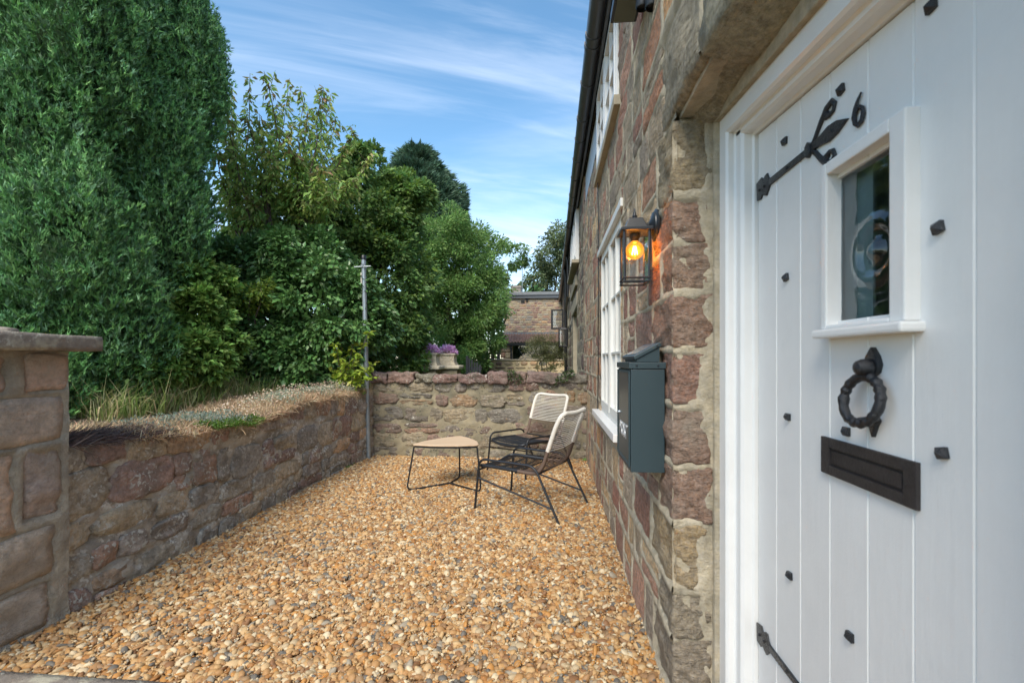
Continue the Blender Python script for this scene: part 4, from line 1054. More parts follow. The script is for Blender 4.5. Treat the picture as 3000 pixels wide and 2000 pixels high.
# ------------------------------------------------------------------ security floodlight high on the wall
sl_ = thing('security_light', 'dark floodlight with twin round heads high on the wall above the lintel', 'lamp', (FX, 2.2, 3.05))
b = MB(); b.box(.29, .42, 2.12, 2.32, 2.985, 3.03)
for v_i in range(8): pass
b.build('lamp_body', M_lamp, sl_, bevel=.006)
b = MB(); b.box(.305, .405, 2.135, 2.305, 2.978, 2.9845); b.build('lens', mat('ribbed_lens', (.16,.18,.14), rough=.35, bump=.8, bscale=120, stretch=(1,8,1)), sl_)
b = MB(); b.box(.42, FX+.01, 2.18, 2.24, 2.97, 3.09); b.build('bracket', M_black, sl_, bevel=.004)
for (x, y, z, r_) in ((.405, 2.10, 2.90, .028), (.440, 2.06, 2.87, .030)):
    b = MB(); b.lathe([(.006,.05),(r_*.8,.045),(r_,.02),(r_,-.03),(r_*.9,-.035),(r_*.8,-.02)], (x,y,z+.02), 'z', 16); b.build('spot_head', M_black, sl_, smooth=True)
b = MB(); b.tube([(.405,2.10,2.95),(.41,2.14,2.99),(.43,2.2,3.02)], .01, n=6); b.tube([(.44,2.06,2.92),(.44,2.12,2.98),(.44,2.2,3.02)], .01, n=6); b.build('arm', M_black, sl_, smooth=True)
# ------------------------------------------------------------------ cable on the wall
pts = []
for i, z in enumerate(np.linspace(3.02, .80, 40)):
    pts.append((FX-.022, 4.40+.035*math.sin(z*2.3)+.012*math.sin(z*9), z))
pts += [(FX-.024, 4.44, .78), (FX-.02, 4.47, .74), (FX-.01, 4.43, .73), (FX-.005, 4.42, .76)]
b = MB(); b.tube(pts, .0048, n=6); o = b.build('wall_cable', M_pipe, None, smooth=True)
tag(o, 'thin dark cable hanging down the stone wall beyond the ground floor window', 'cable')

# ------------------------------------------------------------------ far objects
# planters on a pier of the left wall
def planter(label, x, y, z, w_=.42, d_=.36):
    t_ = thing('planter', label, 'planter', (x, y, z), 'stone flower troughs')
    b = MB(); hx, hy = w_/2, d_/2
    def ly(a, z0, z1): b.box(x-hx*a, x+hx*a, y-hy*a, y+hy*a, z0, z1)
    ly(1.0, z, z+.035); ly(.92, z+.035, z+.065); ly(.86, z+.065, z+.205); ly(.95, z+.205, z+.225); ly(1.02, z+.225, z+.255)
    b.build('trough', M_planter, t_, bevel=.006)
    b = MB()
    for i in range(4):
        u0 = x-hx*.78+i*hx*1.56/4; u1 = u0+hx*1.56/4
        for q in (((u0,z+.09),(u1,z+.18)),((u0,z+.18),(u1,z+.09))): b.tube([(q[0][0],y-hy*.87,q[0][1]),(q[1][0],y-hy*.87,q[1][1])], .007, n=4)
    b.build('lattice_relief', M_planter, t_)
    return t_
pl1 = planter('stone trough with purple flowers, the nearer and left one on the wall', -2.55, 9.3, 1.185)
pl2 = planter('stone trough with purple flowers, the farther and right one on the wall', -2.32, 9.95, 1.185)
t_ = thing('garden_wall', 'stone boundary wall carrying the planters beyond the end wall', 'wall', (-2.6, 9, 0))
rough_box('slab', -2.90, -2.28, 9.05, 9.55, 1.10, 1.182, M_planter, t_, seg=3, rnd=.008, amp=.003)
rough_box('slab', -2.60, -2.0, 9.7, 10.2, 1.10, 1.182, M_planter, t_, seg=3, rnd=.008, amp=.003)
b = MB(); b.box(-2.8, -2.4, 6.3, 16, -.1, .9); b.box(-2.82, -2.36, 9.1, 9.5, .9, 1.088); b.box(-2.54, -2.06, 9.75, 10.15, -.1, 1.088); b.build('wall_body', M_emortar, t_)
# gate
gt = thing('picket_gate', 'small dark grey picket gate beyond the end wall', 'gate', (-1.92, 11, 0))
for i in range(5):
    b = MB(); x = -2.04+i*.065; tp = 1.30+(.03 if i % 2 else .0)-(.03*i if i else -.04); b.box(x, x+.045, 11, 11.02, .1, tp); b.build('picket', M_gate, gt, bevel=.004)
b = MB(); b.box(-2.10, -2.045, 10.98, 11.05, 0, 1.40); b.build('gate_post', M_gate, gt, bevel=.005)
b = MB(); b.box(-2.04, -1.72, 11.022, 11.05, .3, .4); b.box(-2.04, -1.72, 11.022, 11.05, 1.05, 1.12); b.build('rail', M_gate, gt)
# far buff wall
fw = thing('garden_wall', 'buff rubble garden wall in front of the far house', 'wall', (-.9, 15, 0)); rng = np.random.RandomState(77)
ffr2 = Frame((0,15,0), (1,0,0), (0,0,1), (0,-1,0))
CF = courses(-2.16, .45, 0, lambda u: 1.27, (.09, .15), (.16, .42), rng, wob=.015, split=0)
CFk = [(a+.02, c-.02, d+.012, e-.012) for (a, c, d, e) in CF if rng.rand() < .8]
place_stones(CFk, ffr2, rng, M_stone, fw, (.8, 3, .8, 1.2), colf=lambda c, q: pick(q, (.8,3,.8,1.2))*1.5, h=.02, gap=.02, rough=.01, ex=2.6, jit=.2, depth=.04, k=10)
b = MB(); b.box(-2.16, .45, 15.0, 15.3, -.1, 1.28); b.build('mortar_body', mat('buff_mortar', (.62,.50,.31), rough=.95, var=.15), fw)
rough_box('coping_stone', -2.2, -.9, 14.97, 15.33, 1.27, 1.32, M_sill, fw, seg=3, rnd=.01, amp=.004); rough_box('coping_stone', -.89, .44, 14.97, 15.33, 1.27, 1.315, M_sill, fw, seg=3, rnd=.01, amp=.004)
# far house
fh = thing('stone_house', 'flat roofed stone house with a tiled porch at the end of the lane', 'house', (-.9, 21, 0)); rng = np.random.RandomState(5)
b = MB(); b.box(-2.13, .46, 20.03, 26, 0, 4.0); b.build('wall', mat('house_mortar', (.33,.25,.17), rough=.95, var=.2), fh)
hfr = Frame((0,20.03,0), (1,0,0), (0,0,1), (0,-1,0))
CH = courses(-2.13, .46, 2.5, lambda u: 3.98, (.085, .12), (.13, .34), rng, wob=.008, split=0)
place_stones(CH, hfr, rng, M_stone, fh, (2.4, 3, 1.0, .9), colf=lambda c, q: pick(q, (2.6,2.6,1.4,.6))*1.25, h=.010, gap=.016, rough=.008, ex=4, jit=.12, depth=.03, k=8)
b = MB(); b.box(-2.19, .5, 19.93, 26.1, 4.0, 4.13); b.build('fascia', M_pvc, fh); b = MB(); b.box(-2.23, .5, 19.88, 26.1, 4.131, 4.27); b.build('flat_roof', M_lead, fh, bevel=.01)
b = MB(); b.box(-1.93, -1.48, 21.5, 22.0, 4.2, 4.72); b.box(-1.96, -1.45, 21.47, 22.03, 4.72, 4.78); b.box(-1.93, -1.48, 21.5, 22.0, 4.78, 4.82); b.build('chimney', M_slab, fh, bevel=.01)
b = MB(); b.tube([(-1.42,21.6,4.2),(-1.40,21.6,6.1)], .02, n=6); b.tube([(-1.50,21.6,4.7),(-1.40,21.6,4.75)], .012, n=5); b.tube([(-1.60,21.6,5.9),(-1.25,21.6,6.0)], .012, n=5); b.build('aerial', M_steel, fh)
b = MB(); b.box(-1.36, -1.20, 20.0, 20.029, 3.80, 3.90); b.box(-1.15, -1.05, 19.98, 20.029, 3.86, 3.99); b.build('air_vent', M_dark, fh)
b = MB(); b.prism([(20.028, 2.42), (20.028, 2.50), (19.9, 2.50), (19.9, 2.42)], -2.15, .46, 'x'); b.build('lead_flashing', M_lead, fh)
# porch tiles
nrow, ncol = 5, 22; y_hi, z_hi, y_lo, z_lo = 19.95, 2.44, 18.7, 2.02
for r_ in range(nrow):
    ya, za = y_lo+(y_hi-y_lo)*r_/nrow, z_lo+(z_hi-z_lo)*r_/nrow; yb, zb_ = y_lo+(y_hi-y_lo)*(r_+1.15)/nrow, z_lo+(z_hi-z_lo)*(r_+1.15)/nrow
    for c_ in range(ncol):
        xa = -2.30+c_*2.76/ncol; wd = 2.76/ncol; b = MB(); k_ = 5; vs = []
        for (yy, zq) in ((ya, za+.035), (yb, zb_)):
            for th in (0, -.018):
                for j in range(k_+1): vs.append((xa+wd*j/k_, yy, zq+th+.030*math.sin(math.pi*2*j/k_)))
        q = k_+1; fs = []
        for j in range(k_): fs += [(j, j+1, 2*q+j+1, 2*q+j), (j, q+j, q+j+1, j+1)]
        b.add(vs, fs); b.build('roof_tile', M_tile, fh)
b = MB(); b.box(-2.3, .45, 18.72, 20.0, 1.90, 2.0); b.build('porch_beam', M_pipe, fh)
b = MB(); b.box(-2.28, -2.16, 18.8, 18.92, 0, 1.92); b.box(-1.72, -1.66, 18.8, 18.86, 1.3, 1.9); b.build('porch_post', M_pipe, fh)
pc_ = [(.34,.26,.17),(.28,.17,.12),(.36,.29,.18),(.30,.22,.15),(.27,.17,.13)]
for i, (xa, xb, za, zb_) in enumerate([(-2.15,-1.73,1.62,1.9),(-2.15,-1.95,1.38,1.61),(-1.94,-1.73,1.36,1.61),(-2.15,-1.73,1.1,1.36),(-2.15,-1.73,.8,1.09)]):
    rough_box('porch_stone', xa, xb, 18.9, 19.2, za, zb_, M_stone, fh, col=pc_[i], seg=4, rnd=.02, amp=.01, seed=i)
b = MB(); b.box(-1.65, .45, 19.0, 19.02, 1.0, 1.9); b.build('pane', M_glass, fh)
b = MB(); b.box(-1.65, .45, 19.3, 19.4, .6, 1.9); b.build('porch_backing', M_dark, fh)
b = MB()
for i in range(-3, 16):
    for sg in (-1, 1):
        xa = -1.65+i*.18; xb = xa+.55*sg+(0 if sg > 0 else .55)
        lo, hi = -1.64, .44; p0 = (xa if sg > 0 else xa+.55, 1.0); p1 = (p0[0]+.55*sg, 1.9)
        if min(p0[0], p1[0]) >= lo and max(p0[0], p1[0]) <= hi: b.tube([(p0[0], 18.99, p0[1]), (p1[0], 18.99, p1[1])], .008, n=4)
b.build('lead_came', M_lead, fh)

# ------------------------------------------------------------------ vegetation kit
def unit(v): return v/np.maximum(np.linalg.norm(v, axis=1, keepdims=True), 1e-9)
def leaves(P, D, size, rng, cols, ratio=.45, fold=.25, droop=0.0, jit=.25, up=.5):
    """kite shaped leaves at P pointing along D; returns V,F,C"""
    n_ = len(P); D = unit(D+rng.randn(n_, 3)*jit+np.array([0, 0, -droop]))
    Nn = unit(rng.randn(n_, 3)*.7+np.array([0, 0, up])); S_ = unit(np.cross(D, Nn)); Nn = np.cross(S_, D)
    L_ = (size*(.65+.7*rng.rand(n_)))[:, None]; W_ = L_*ratio*.5
    mid = P+D*L_*.45
    V = np.stack([P, mid+S_*W_+Nn*W_*fold, P+D*L_-Nn*L_*.10, mid-S_*W_+Nn*W_*fold], 1).reshape(-1, 3)
    b = np.arange(n_)[:, None]*4; F = np.concatenate([b+[0,1,2], b+[0,2,3]])
    C = np.repeat(cols, 4, 0)
    return V, F, C
def colors(rng, n_, base, dv=.25, dh=.15):
    base = np.array(base); c_ = base[rng.randint(len(base), size=n_)] if base.ndim == 2 else np.tile(base, (n_, 1))
    c_ = c_*(1+dv*(rng.rand(n_, 1)*2-1))*(1+dh*(rng.rand(n_, 3)*2-1)*[1,.4,.6]); return np.clip(c_, .003, .9)
def ell_points(rng, n_, c_, r_, shell=.75, lump=.18, seed=0, low=-1.0):
    d = unit(rng.randn(int(n_*1.25)+20, 3)); d = d[d[:, 2] > low][:n_]
    ph = np.arctan2(d[:, 1], d[:, 0]); el_ = d[:, 2]
    k_ = 1+lump*(vn(ph*2.2+9, el_*3, seed)+.6*vn(ph*5+9, el_*7, seed+1)+.5*vn(ph*9+30, el_*13, seed+2))
    rad = shell+(1-shell)*rng.rand(len(d))**.6
    return np.array(c_)+d*np.array(r_)*(k_*rad)[:, None], d
def clump_crown(rng, ells, nper, size, base, ratio=.5, droop=.2, shell=.55, sub=26, srad=.16, lump=.2, hang=0, dv=.25, dh=.15):
    """crown = lobes; each lobe carries leafy clumps so light and dark masses show"""
    VV, FF, CC = [], [], []; b = 0
    for e in ells:
        c_, r_ = e[0], e[1]; wgt = e[2] if len(e) > 2 else 1
        ncl = max(8, int(sub*wgt)); cp, cd = ell_points(rng, ncl, c_, r_, .62, lump, rng.randint(999))
        tint = 1+.35*(rng.rand(len(cp))-.5)
        n_ = int(nper*wgt); ix = rng.randint(len(cp), size=n_)
        rr = srad*np.mean(r_)*2; off = rng.randn(n_, 3); off = unit(off)*(rng.rand(n_, 1)**.5)*rr*np.array([1, 1, .75])
        P = cp[ix]+off; D = unit(off+cd[ix]*.5*rr+np.array([0, 0, .1*rr]))
        col = colors(rng, n_, base, dv, dh)*tint[ix][:, None]
        V, F, C = leaves(P, D, np.full(n_, size), rng, col, ratio, droop=droop, up=.9)
        VV.append(V); FF.append(F+b); CC.append(C); b += len(V)
    return np.concatenate(VV), np.concatenate(FF), np.concatenate(CC)
def wp(px, py, Y):  # world point at depth Y seen at the photograph pixel (2352 wide); layout helper only
    psi = math.atan(92/1045.); u_ = (px-1176)/1045.; v_ = -(py-826)/1045.
    rx = -math.sin(psi)+u_*math.cos(psi); ry = math.cos(psi)+u_*math.sin(psi); t_ = Y/ry
    return np.array([rx*t_, Y, 1.3+v_*t_])
def E(px, py, rx, ry, Y, dy=None, w=1):
    s_ = Y/1045.; return (wp(px, py, Y), np.array([rx*s_, (dy or rx*s_), ry*s_]), w)
def limbs(b, base, tops, r0, rng, seg=6, wig=.06, r1=.01):
    base = np.array(base, float)
    for tp in tops:
        tp = np.array(tp, float); pts = []; rr = []
        for i in range(seg+1):
            t_ = i/seg; p_ = base*(1-t_)+tp*t_; p_ = p_+np.array([0, 0, .12*np.linalg.norm(tp-base)*math.sin(math.pi*t_)*.4])
            if 0 < i < seg: p_ = p_+rng.randn(3)*wig*np.linalg.norm(tp-base)*.3
            pts.append(tuple(p_)); rr.append(r0*(1-t_)+r1*t_)
        b.tube(pts, rr, n=6)
def plant(name, label, cat, base, crown, mt, tops=(), r0=.05, rng=None, group=None, trunk='trunk', crown_name='crown', bark=None, r1=.008):
    t_ = thing(name, label, cat, tuple(base), group)
    if len(tops):
        b = MB(); limbs(b, base, tops, r0, rng, r1=r1); b.build(trunk, bark or M_bark, t_, smooth=True)
    V, F, C = crown; mesh_np(crown_name, V, F, mt, t_, C, kind='stuff')
    return t_

# ---- big conifer on the left
rng = np.random.RandomState(101)
def plume(c_, r_, n_, seed, tip=1.0, base_col=None, size=.05):
    """upright teardrop plume of fine sprays"""
    d = unit(rng.randn(n_, 3)); ph = np.arctan2(d[:, 1], d[:, 0]); el_ = d[:, 2]
    lp = vn(ph*11+7, el_*9, seed+6)
    k_ = 1+.12*vn(ph*3+7, el_*4, seed)+.16*vn(ph*6+7, el_*6, seed+5)+.17*lp+.06*vn(ph*26+7, el_*22, seed+8)
    rad = np.where(rng.rand(n_) < .72, .86+.14*rng.rand(n_)**.7, .58+.30*rng.rand(n_))
    q = d*(k_*rad)[:, None]; 
    tz = q[:, 2]; nar = np.where(tz > 0, 1-.30*np.clip(tz, 0, 1)**1.6*tip, 1); q[:, 0] *= nar; q[:, 1] *= nar
    P = np.array(c_)+q*np.array(r_)
    D = unit(d*np.array([.45, .45, .2])+np.array([0, 0, .80])+rng.randn(n_, 3)*.30)
    lump_tone = 1+.22*vn(ph*6+7, el_*6, seed+5)+.30*lp  # leaf colour: young growth on the lumps is paler than between them
    col = colors(rng, n_, [(.11,.25,.085),(.095,.22,.075),(.14,.30,.095),(.13,.25,.13)], .22, .12)*lump_tone[:, None]*(.75+.5*np.clip((rad-.84)/.16, 0, 1))[:, None]
    return P, D, col
def sprays(P, D, col, size, rng, nb=5):
    """small fans of pointed blades, one triangle each"""
    VV, CC = [], []; n_ = len(P); side = unit(np.cross(D, rng.randn(n_, 3))); sz = (size*(.6+.8*rng.rand(n_)))[:, None]
    for k_ in range(nb):
        a = (k_-(nb-1)/2)*.40; Dk = unit(D*math.cos(a)+side*math.sin(a)+rng.randn(n_, 3)*.10); w2 = unit(np.cross(Dk, rng.randn(n_, 3)))*sz*.15
        base = P+D*sz*(.55*(k_/(nb-1)-.5)); L_ = sz*(1.15-.13*abs(k_-(nb-1)/2))
        VV.append(np.stack([base-w2, base+w2, base+Dk*L_], 1)); CC.append(np.repeat(col[:, None], 3, 1))
    V = np.concatenate(VV).reshape(-1, 3); C = np.concatenate(CC).reshape(-1, 3)
    return V, np.arange(len(V)).reshape(-1, 3), C
PL = []
CXc, CYc = -5.1, 4.7
for i in range(34):
    a = rng.rand()*2*math.pi; zc = rng.uniform(1.9, 6.4); rb = np.interp(zc, [1.9, 2.8, 4, 6.4], [.35, .90, 1.15, .95])
    rad = rb*.66; r_ = rng.uniform(.36, .58)
    PL.append(((CXc+rad*math.cos(a), CYc+rad*math.sin(a), zc), (r_, r_, rng.uniform(.8, 1.4))))
PL += [((-3.98,3.42,1.95),(.56,.56,1.02)), ((-4.25,3.30,1.30),(.72,.6,.9)), ((-3.72,3.55,1.60),(.42,.42,.72)), ((-4.15,4.5,2.6),(.42,.42,1.1)), ((-4.25,4.6,3.5),(.42,.42,1.2)), ((-4.6,3.6,2.9),(.6,.6,1.2)), ((-3.90,2.95,1.05),(.42,.36,.42)), ((-3.95,3.9,1.35),(.45,.4,.6)),
       ((-4.9,3.4,1.8),(.6,.5,1.0)), ((-5.2,3.6,3.5),(.6,.6,1.2)), ((-4.5,3.9,4.3),(.6,.6,1.3)), ((-5.5,3.4,2.4),(.7,.6,1.2)), ((-4.45,4.3,4.6),(.42,.42,1.2))]
P_, D_, C_ = [], [], []
for i, (c_, r_) in enumerate(PL):
    area = r_[0]*r_[2]; vis = 1.0
    n_ = int(14000*area/.6)
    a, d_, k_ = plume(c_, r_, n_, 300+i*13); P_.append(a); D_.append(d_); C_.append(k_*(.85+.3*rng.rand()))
P_ = np.concatenate(P_); D_ = np.concatenate(D_); C_ = np.concatenate(C_)
ins = np.zeros(len(P_), bool)
for (c_, r_) in PL:
    q = (P_-np.array(c_))/np.array(r_); nar = np.where(q[:, 2] > 0, 1-.30*np.clip(q[:, 2], 0, 1)**1.6, 1)
    ins |= ((q[:, 0]/nar)**2+(q[:, 1]/nar)**2+q[:, 2]**2) < .28
view = (P_[:, 0]-CXc)*.75-(P_[:, 1]-CYc)*.66 > -.75
keep = ~ins & view & (P_[:, 0] < -2.62) & (P_[:, 2] > .78) & (P_[:, 2] < 7.5)
P_, D_, C_ = P_[keep], D_[keep], C_[keep]
print('conifer sprays', len(P_))
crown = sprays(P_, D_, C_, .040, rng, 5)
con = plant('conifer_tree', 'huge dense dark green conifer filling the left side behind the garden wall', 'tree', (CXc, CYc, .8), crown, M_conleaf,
      [(CXc+.1, CYc, 6.6), (CXc-.3, CYc+.2, 4.0)], .16, rng)
# dark twiggy cores so no sky shows through the middle of the plumes
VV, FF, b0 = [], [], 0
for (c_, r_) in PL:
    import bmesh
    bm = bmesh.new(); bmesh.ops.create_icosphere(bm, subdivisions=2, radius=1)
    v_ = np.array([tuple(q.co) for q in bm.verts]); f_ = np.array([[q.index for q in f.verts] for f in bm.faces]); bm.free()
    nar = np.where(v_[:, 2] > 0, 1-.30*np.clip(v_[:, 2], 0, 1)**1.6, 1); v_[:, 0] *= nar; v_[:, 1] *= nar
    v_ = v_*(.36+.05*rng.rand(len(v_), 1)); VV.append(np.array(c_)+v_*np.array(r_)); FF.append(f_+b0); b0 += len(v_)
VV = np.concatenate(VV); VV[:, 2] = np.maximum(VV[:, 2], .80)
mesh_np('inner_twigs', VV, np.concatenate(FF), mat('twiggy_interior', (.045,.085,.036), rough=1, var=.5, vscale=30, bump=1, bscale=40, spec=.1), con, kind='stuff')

# ---- cherry tree: long shoots with hanging leaves
rng = np.random.RandomState(55)
base = wp(640, 900, 6.6); base[2] = .8
t_ = thing('cherry_tree', 'open cherry tree with reddish hanging leaves on long shoots against the sky', 'tree', tuple(base))
b = MB(); LP, LD, TS = [], [], []
ends = [(488,95),(505,150),(540,200),(575,170),(612,165),(655,178),(690,200),(735,190),(755,215),(770,262),(815,290),(790,330),(700,262),(560,262),(520,255),(600,250),(640,240),(665,290),(720,300),(530,330),(610,330),(850,350),(680,350),(560,390),(740,380),(490,330),(820,400),(620,400),(510,430),(580,440),(660,430),(700,440),(760,440),(640,330),(590,300),(545,300)]
forks = [wp(560, 560, 6.6), wp(620, 520, 6.5), wp(690, 520, 6.7), wp(600, 600, 6.4)]
b.tube([tuple(base), tuple(base+[0,.05,1.0]), tuple((forks[1]+base)/2+[0,0,.5]), tuple(forks[1])], [.09,.08,.06,.035], n=8)
for f_ in forks: b.tube([tuple(base+[0,0,.9]), tuple((base+f_)/2+[0,0,.4]), tuple(f_)], [.05,.04,.028], n=6)
for (ex_, ey_) in ends:
    Yd = 6.6+rng.uniform(-.9, .9); e_ = wp(ex_+rng.uniform(-8, 8), ey_+rng.uniform(-6, 6), Yd); f_ = forks[int(np.argmin([abs(q[0]-e_[0]) for q in forks]))]
    mid = (e_+f_)/2+np.array([(e_[0]-f_[0])*.18, 0, -.06]); pts = []
    for s in np.linspace(0, 1, 9): pts.append(f_*(1-s)**2+mid*2*s*(1-s)+e_*s*s+rng.randn(3)*.018)
    b.tube([tuple(q) for q in pts], list(np.linspace(.017, .003, 9)), n=5)
    pts = np.array(pts)
    n_l = 175
    s = .22+.78*rng.rand(n_l)**.85; ix = np.clip(s*8, 0, 7.99); i0 = ix.astype(int); fr_ = (ix-i0)[:, None]
    p_ = pts[i0]*(1-fr_)+pts[i0+1]*fr_
    sd_ = unit(rng.randn(n_l, 3)*[1, 1, .3]); off = rng.rand(n_l, 1)*.26*(1.12-s[:, None])
    for q in range(9):
        st = pts[2+q % 6]; en = st+unit(rng.randn(1, 3)*[1,1,.4])[0]*.34+np.array([0,0,.12]); b.tube([tuple(st), tuple(en)], [.004,.0015], n=4)
        nn_ = 9; ss = rng.rand(nn_, 1); LP.append(st*(1-ss)+en*ss); LD.append(unit(rng.randn(nn_, 3)*[1,1,.2]+[0,0,-.9])); TS.append(np.full(nn_, .4))
    LP.append(p_+sd_*off); LD.append(unit(sd_*.8+np.array([0, 0, -.8]))); TS.append(s)
b.build('branch', M_twig, t_, smooth=True)
LP = np.concatenate(LP); LD = np.concatenate(LD); TS = np.concatenate(TS)
col = colors(rng, len(LP), [(.26,.40,.09),(.22,.38,.09),(.30,.42,.10),(.28,.34,.10)], .3, .15)
col = np.where((TS[:, None] > .8) & (rng.rand(len(LP), 1) < .35), colors(rng, len(LP), [(.32,.22,.11),(.28,.26,.10)]), col)
V, F, C = leaves(LP, LD, np.full(len(LP), .098), rng, col, .38, fold=.5, jit=.2, up=.3)
mesh_np('leaves', V, F, M_leaf, t_, C, kind='stuff')

# ---- broad shrubs and trees behind the wall
def rngs(s): return np.random.RandomState(s)
DKG = [(.095,.20,.058),(.11,.225,.065),(.13,.25,.085)]; MDG = [(.16,.275,.085),(.185,.30,.09),(.20,.31,.095)]; YLG = [(.19,.28,.045),(.22,.30,.05),(.15,.25,.04)]; BRT = [(.18,.32,.085),(.205,.34,.09),(.16,.29,.08)]
r_ = rngs(1)
cr_ = clump_crown(r_, [E(620,760,130,110,5.9,.8,1.5), E(740,720,110,150,6.1,.8,1.6), E(820,760,70,120,6.3,.7,1.0), E(560,640,100,90,6.2,.7,1.0), E(680,600,110,80,6.3,.7,1.0), E(560,830,90,60,5.7,.6,.8), E(700,840,110,60,5.8,.6,1.0)], 9000, .075, DKG, ratio=.62, droop=.5, sub=60, srad=.13)
plant('broadleaf_shrub', 'dense dark green shrub with large drooping leaves behind the garden wall', 'shrub', wp(690,880,6.2)*[1,1,0]+[0,0,.8], cr_, M_glossleaf, [wp(620,700,6.2), wp(740,680,6.2), wp(800,720,6.3), wp(560,660,6.2)], .05, r_)
r_ = rngs(2)
cr_ = clump_crown(r_, [E(800,480,90,90,8.6,.9,1.0), E(880,520,90,110,9,.9,1.2), E(780,600,110,100,8.4,.9,1.2), E(900,640,90,130,9,.9,1.4), E(850,400,60,50,8.8,.7,.6), E(930,480,60,70,9.2,.8,.7), E(700,520,90,80,8.2,.9,1.0), E(620,560,80,60,8.0,.8,.8), E(520,600,70,60,7.8,.7,.7), E(880,780,110,90,8.8,.8,1.1)], 8200, .095, MDG+YLG[2:]+DKG[2:], ratio=.55, droop=.3, sub=55, srad=.13)
plant('maple_tree', 'mid green maple with pale young tips, right of the cherry tree', 'tree', wp(860,880,8.9)*[1,1,0]+[0,0,.8], cr_, M_leaf, [wp(800,500,8.7), wp(880,480,9), wp(920,620,9), wp(760,600,8.5)], .10, r_)
r_ = rngs(3)
cr_ = clump_crown(r_, [E(1010,560,90,80,13,1.2,1.1), E(1080,600,80,90,13.5,1.2,1.1), E(1050,700,110,90,13,1.2,1.5), E(970,660,80,100,12.6,1.2,1.2), E(1100,690,50,70,14,1.0,.7), E(1020,790,90,60,12.6,1.0,1.0), E(1100,760,60,60,13.2,1.0,.7), E(960,560,60,70,13,1,.6)], 9500, .10, BRT+MDG[:2], ratio=.38, droop=.3, sub=70, srad=.12)
plant('ash_tree', 'rounded bright green tree between the maple and the far house', 'tree', wp(1050,860,13)*[1,1,0]+[0,0,.6], cr_, M_leaf, [wp(1010,600,13), wp(1080,640,13.4), wp(1050,740,13), wp(970,660,12.8)], .16, r_)
r_ = rngs(4)
cr_ = clump_crown(r_, [E(1140,600,35,50,17,1,.7), E(1185,590,22,36,17,.8,.4), E(1135,680,30,60,17,1,.7), E(1115,570,36,34,17,1,.5), E(1122,780,30,60,16.5,1,.7)], 2600, .12, MDG, ratio=.5, droop=.3, sub=22, srad=.2)
plant('ash_tree', 'slighter tree with open branches just left of the chimney', 'tree', wp(1128,860,17)*[1,1,0]+[0,0,.4], cr_, M_leaf, [wp(1150,590,17), wp(1175,590,17), wp(1130,640,17)], .06, r_)
# fir top beyond
r_ = rngs(6); P_, D_ = [], []
n_ = 26000; zt_, yt_ = 340, 22; axis = wp(960, 345, 22)
hgt = r_.rand(n_)**.8*5.4; rad = (.5+hgt*.62)*(.75+.25*np.abs(vn(hgt*2.4, hgt*0, 3)))*(r_.rand(n_)**.35); ang = r_.rand(n_)*6.283
rad = rad*(1+.35*vn(ang*2.5, hgt*1.6, 12)+.2*vn(ang*6, hgt*3, 14)); rad = np.minimum(rad, 2.3)
P_ = np.stack([axis[0]+rad*np.cos(ang), axis[1]+rad*np.sin(ang), axis[2]-hgt+.3*rad], -1); D_ = np.stack([np.cos(ang), np.sin(ang), np.full(n_, .25)], -1)
cr_ = sprays(P_, D_, colors(r_, n_, [(.075,.14,.09),(.09,.16,.10)], .3), .24, r_, 3)
plant('fir_tree', 'dark blue green fir rising behind the maple and ash trees', 'tree', (axis[0], 22, .5), cr_, M_conleaf, [(axis[0], 22, axis[2]+.1)], .22, r_)
# birch
r_ = rngs(7)
cr_ = clump_crown(r_, [E(1262,590,34,50,28,1.6,.8), E(1240,640,30,40,28,1.5,.6), E(1285,560,26,46,28,1.5,.6), E(1280,650,30,40,28,1.5,.6), E(1232,690,26,30,28,1.2,.4), E(1302,600,22,60,28,1.2,.5), E(1210,665,18,20,28,1.2,.25)], 3400, .17, [(.13,.18,.08),(.16,.20,.09),(.11,.15,.07)], ratio=.5, droop=.8, sub=34, srad=.18)
plant('birch_tree', 'thin pale green birch above the flat roof of the far house', 'tree', wp(1262,860,28)*[1,1,0], cr_, M_leaf, [wp(1262,560,28), wp(1285,560,28), wp(1240,640,28), wp(1300,620,28)], .14, r_)
# light green brambles between conifer and shrub
r_ = rngs(8)
cr_ = clump_crown(r_, [E(450,740,60,70,4.5,.35,1.0), E(475,650,45,60,4.8,.35,.8), E(420,820,80,55,4.1,.35,1.2), E(350,850,50,35,3.8,.25,.6), E(490,790,50,60,4.6,.4,.7), E(390,770,40,45,4.1,.25,.5)], 5200, .066, [(.24,.40,.10),(.28,.45,.11),(.20,.36,.09)]+[(.085,.15,.03)], ratio=.6, droop=.3, sub=40, srad=.16)
plant('bramble_bush', 'bright green leafy bush between the conifer and the dark shrub', 'shrub', wp(420,890,4.8)*[1,1,0]+[0,0,.8], cr_, M_leaf, [wp(430,720,4.9), wp(460,640,5.2), wp(390,800,4.7)], .02, r_)
r_ = rngs(9)
cr_ = clump_crown(r_, [E(575,690,42,32,5.3,.3,.5), E(600,660,24,20,5.3,.25,.2), E(545,705,26,20,5.3,.25,.2)], 1500, .055, YLG, ratio=.45, droop=.5, sub=14, srad=.3)
plant('golden_shrub', 'small yellow green shrub sprig in front of the dark shrub', 'shrub', wp(575,800,5.35)*[1,1,0]+[0,0,.8], cr_, M_leaf, [wp(575,680,5.3), wp(600,660,5.3), wp(545,700,5.3)], .012, r_)
r_ = rngs(10)
cr_ = clump_crown(r_, [E(960,800,70,50,10.5,.6,1), E(890,840,60,40,10,.5,.7), E(880,810,60,50,9.6,.5,.8), E(1030,830,60,35,11.5,.6,.8)], 2600, .06, [(.07,.17,.04),(.10,.21,.05)], ratio=.5, sub=40, srad=.16)
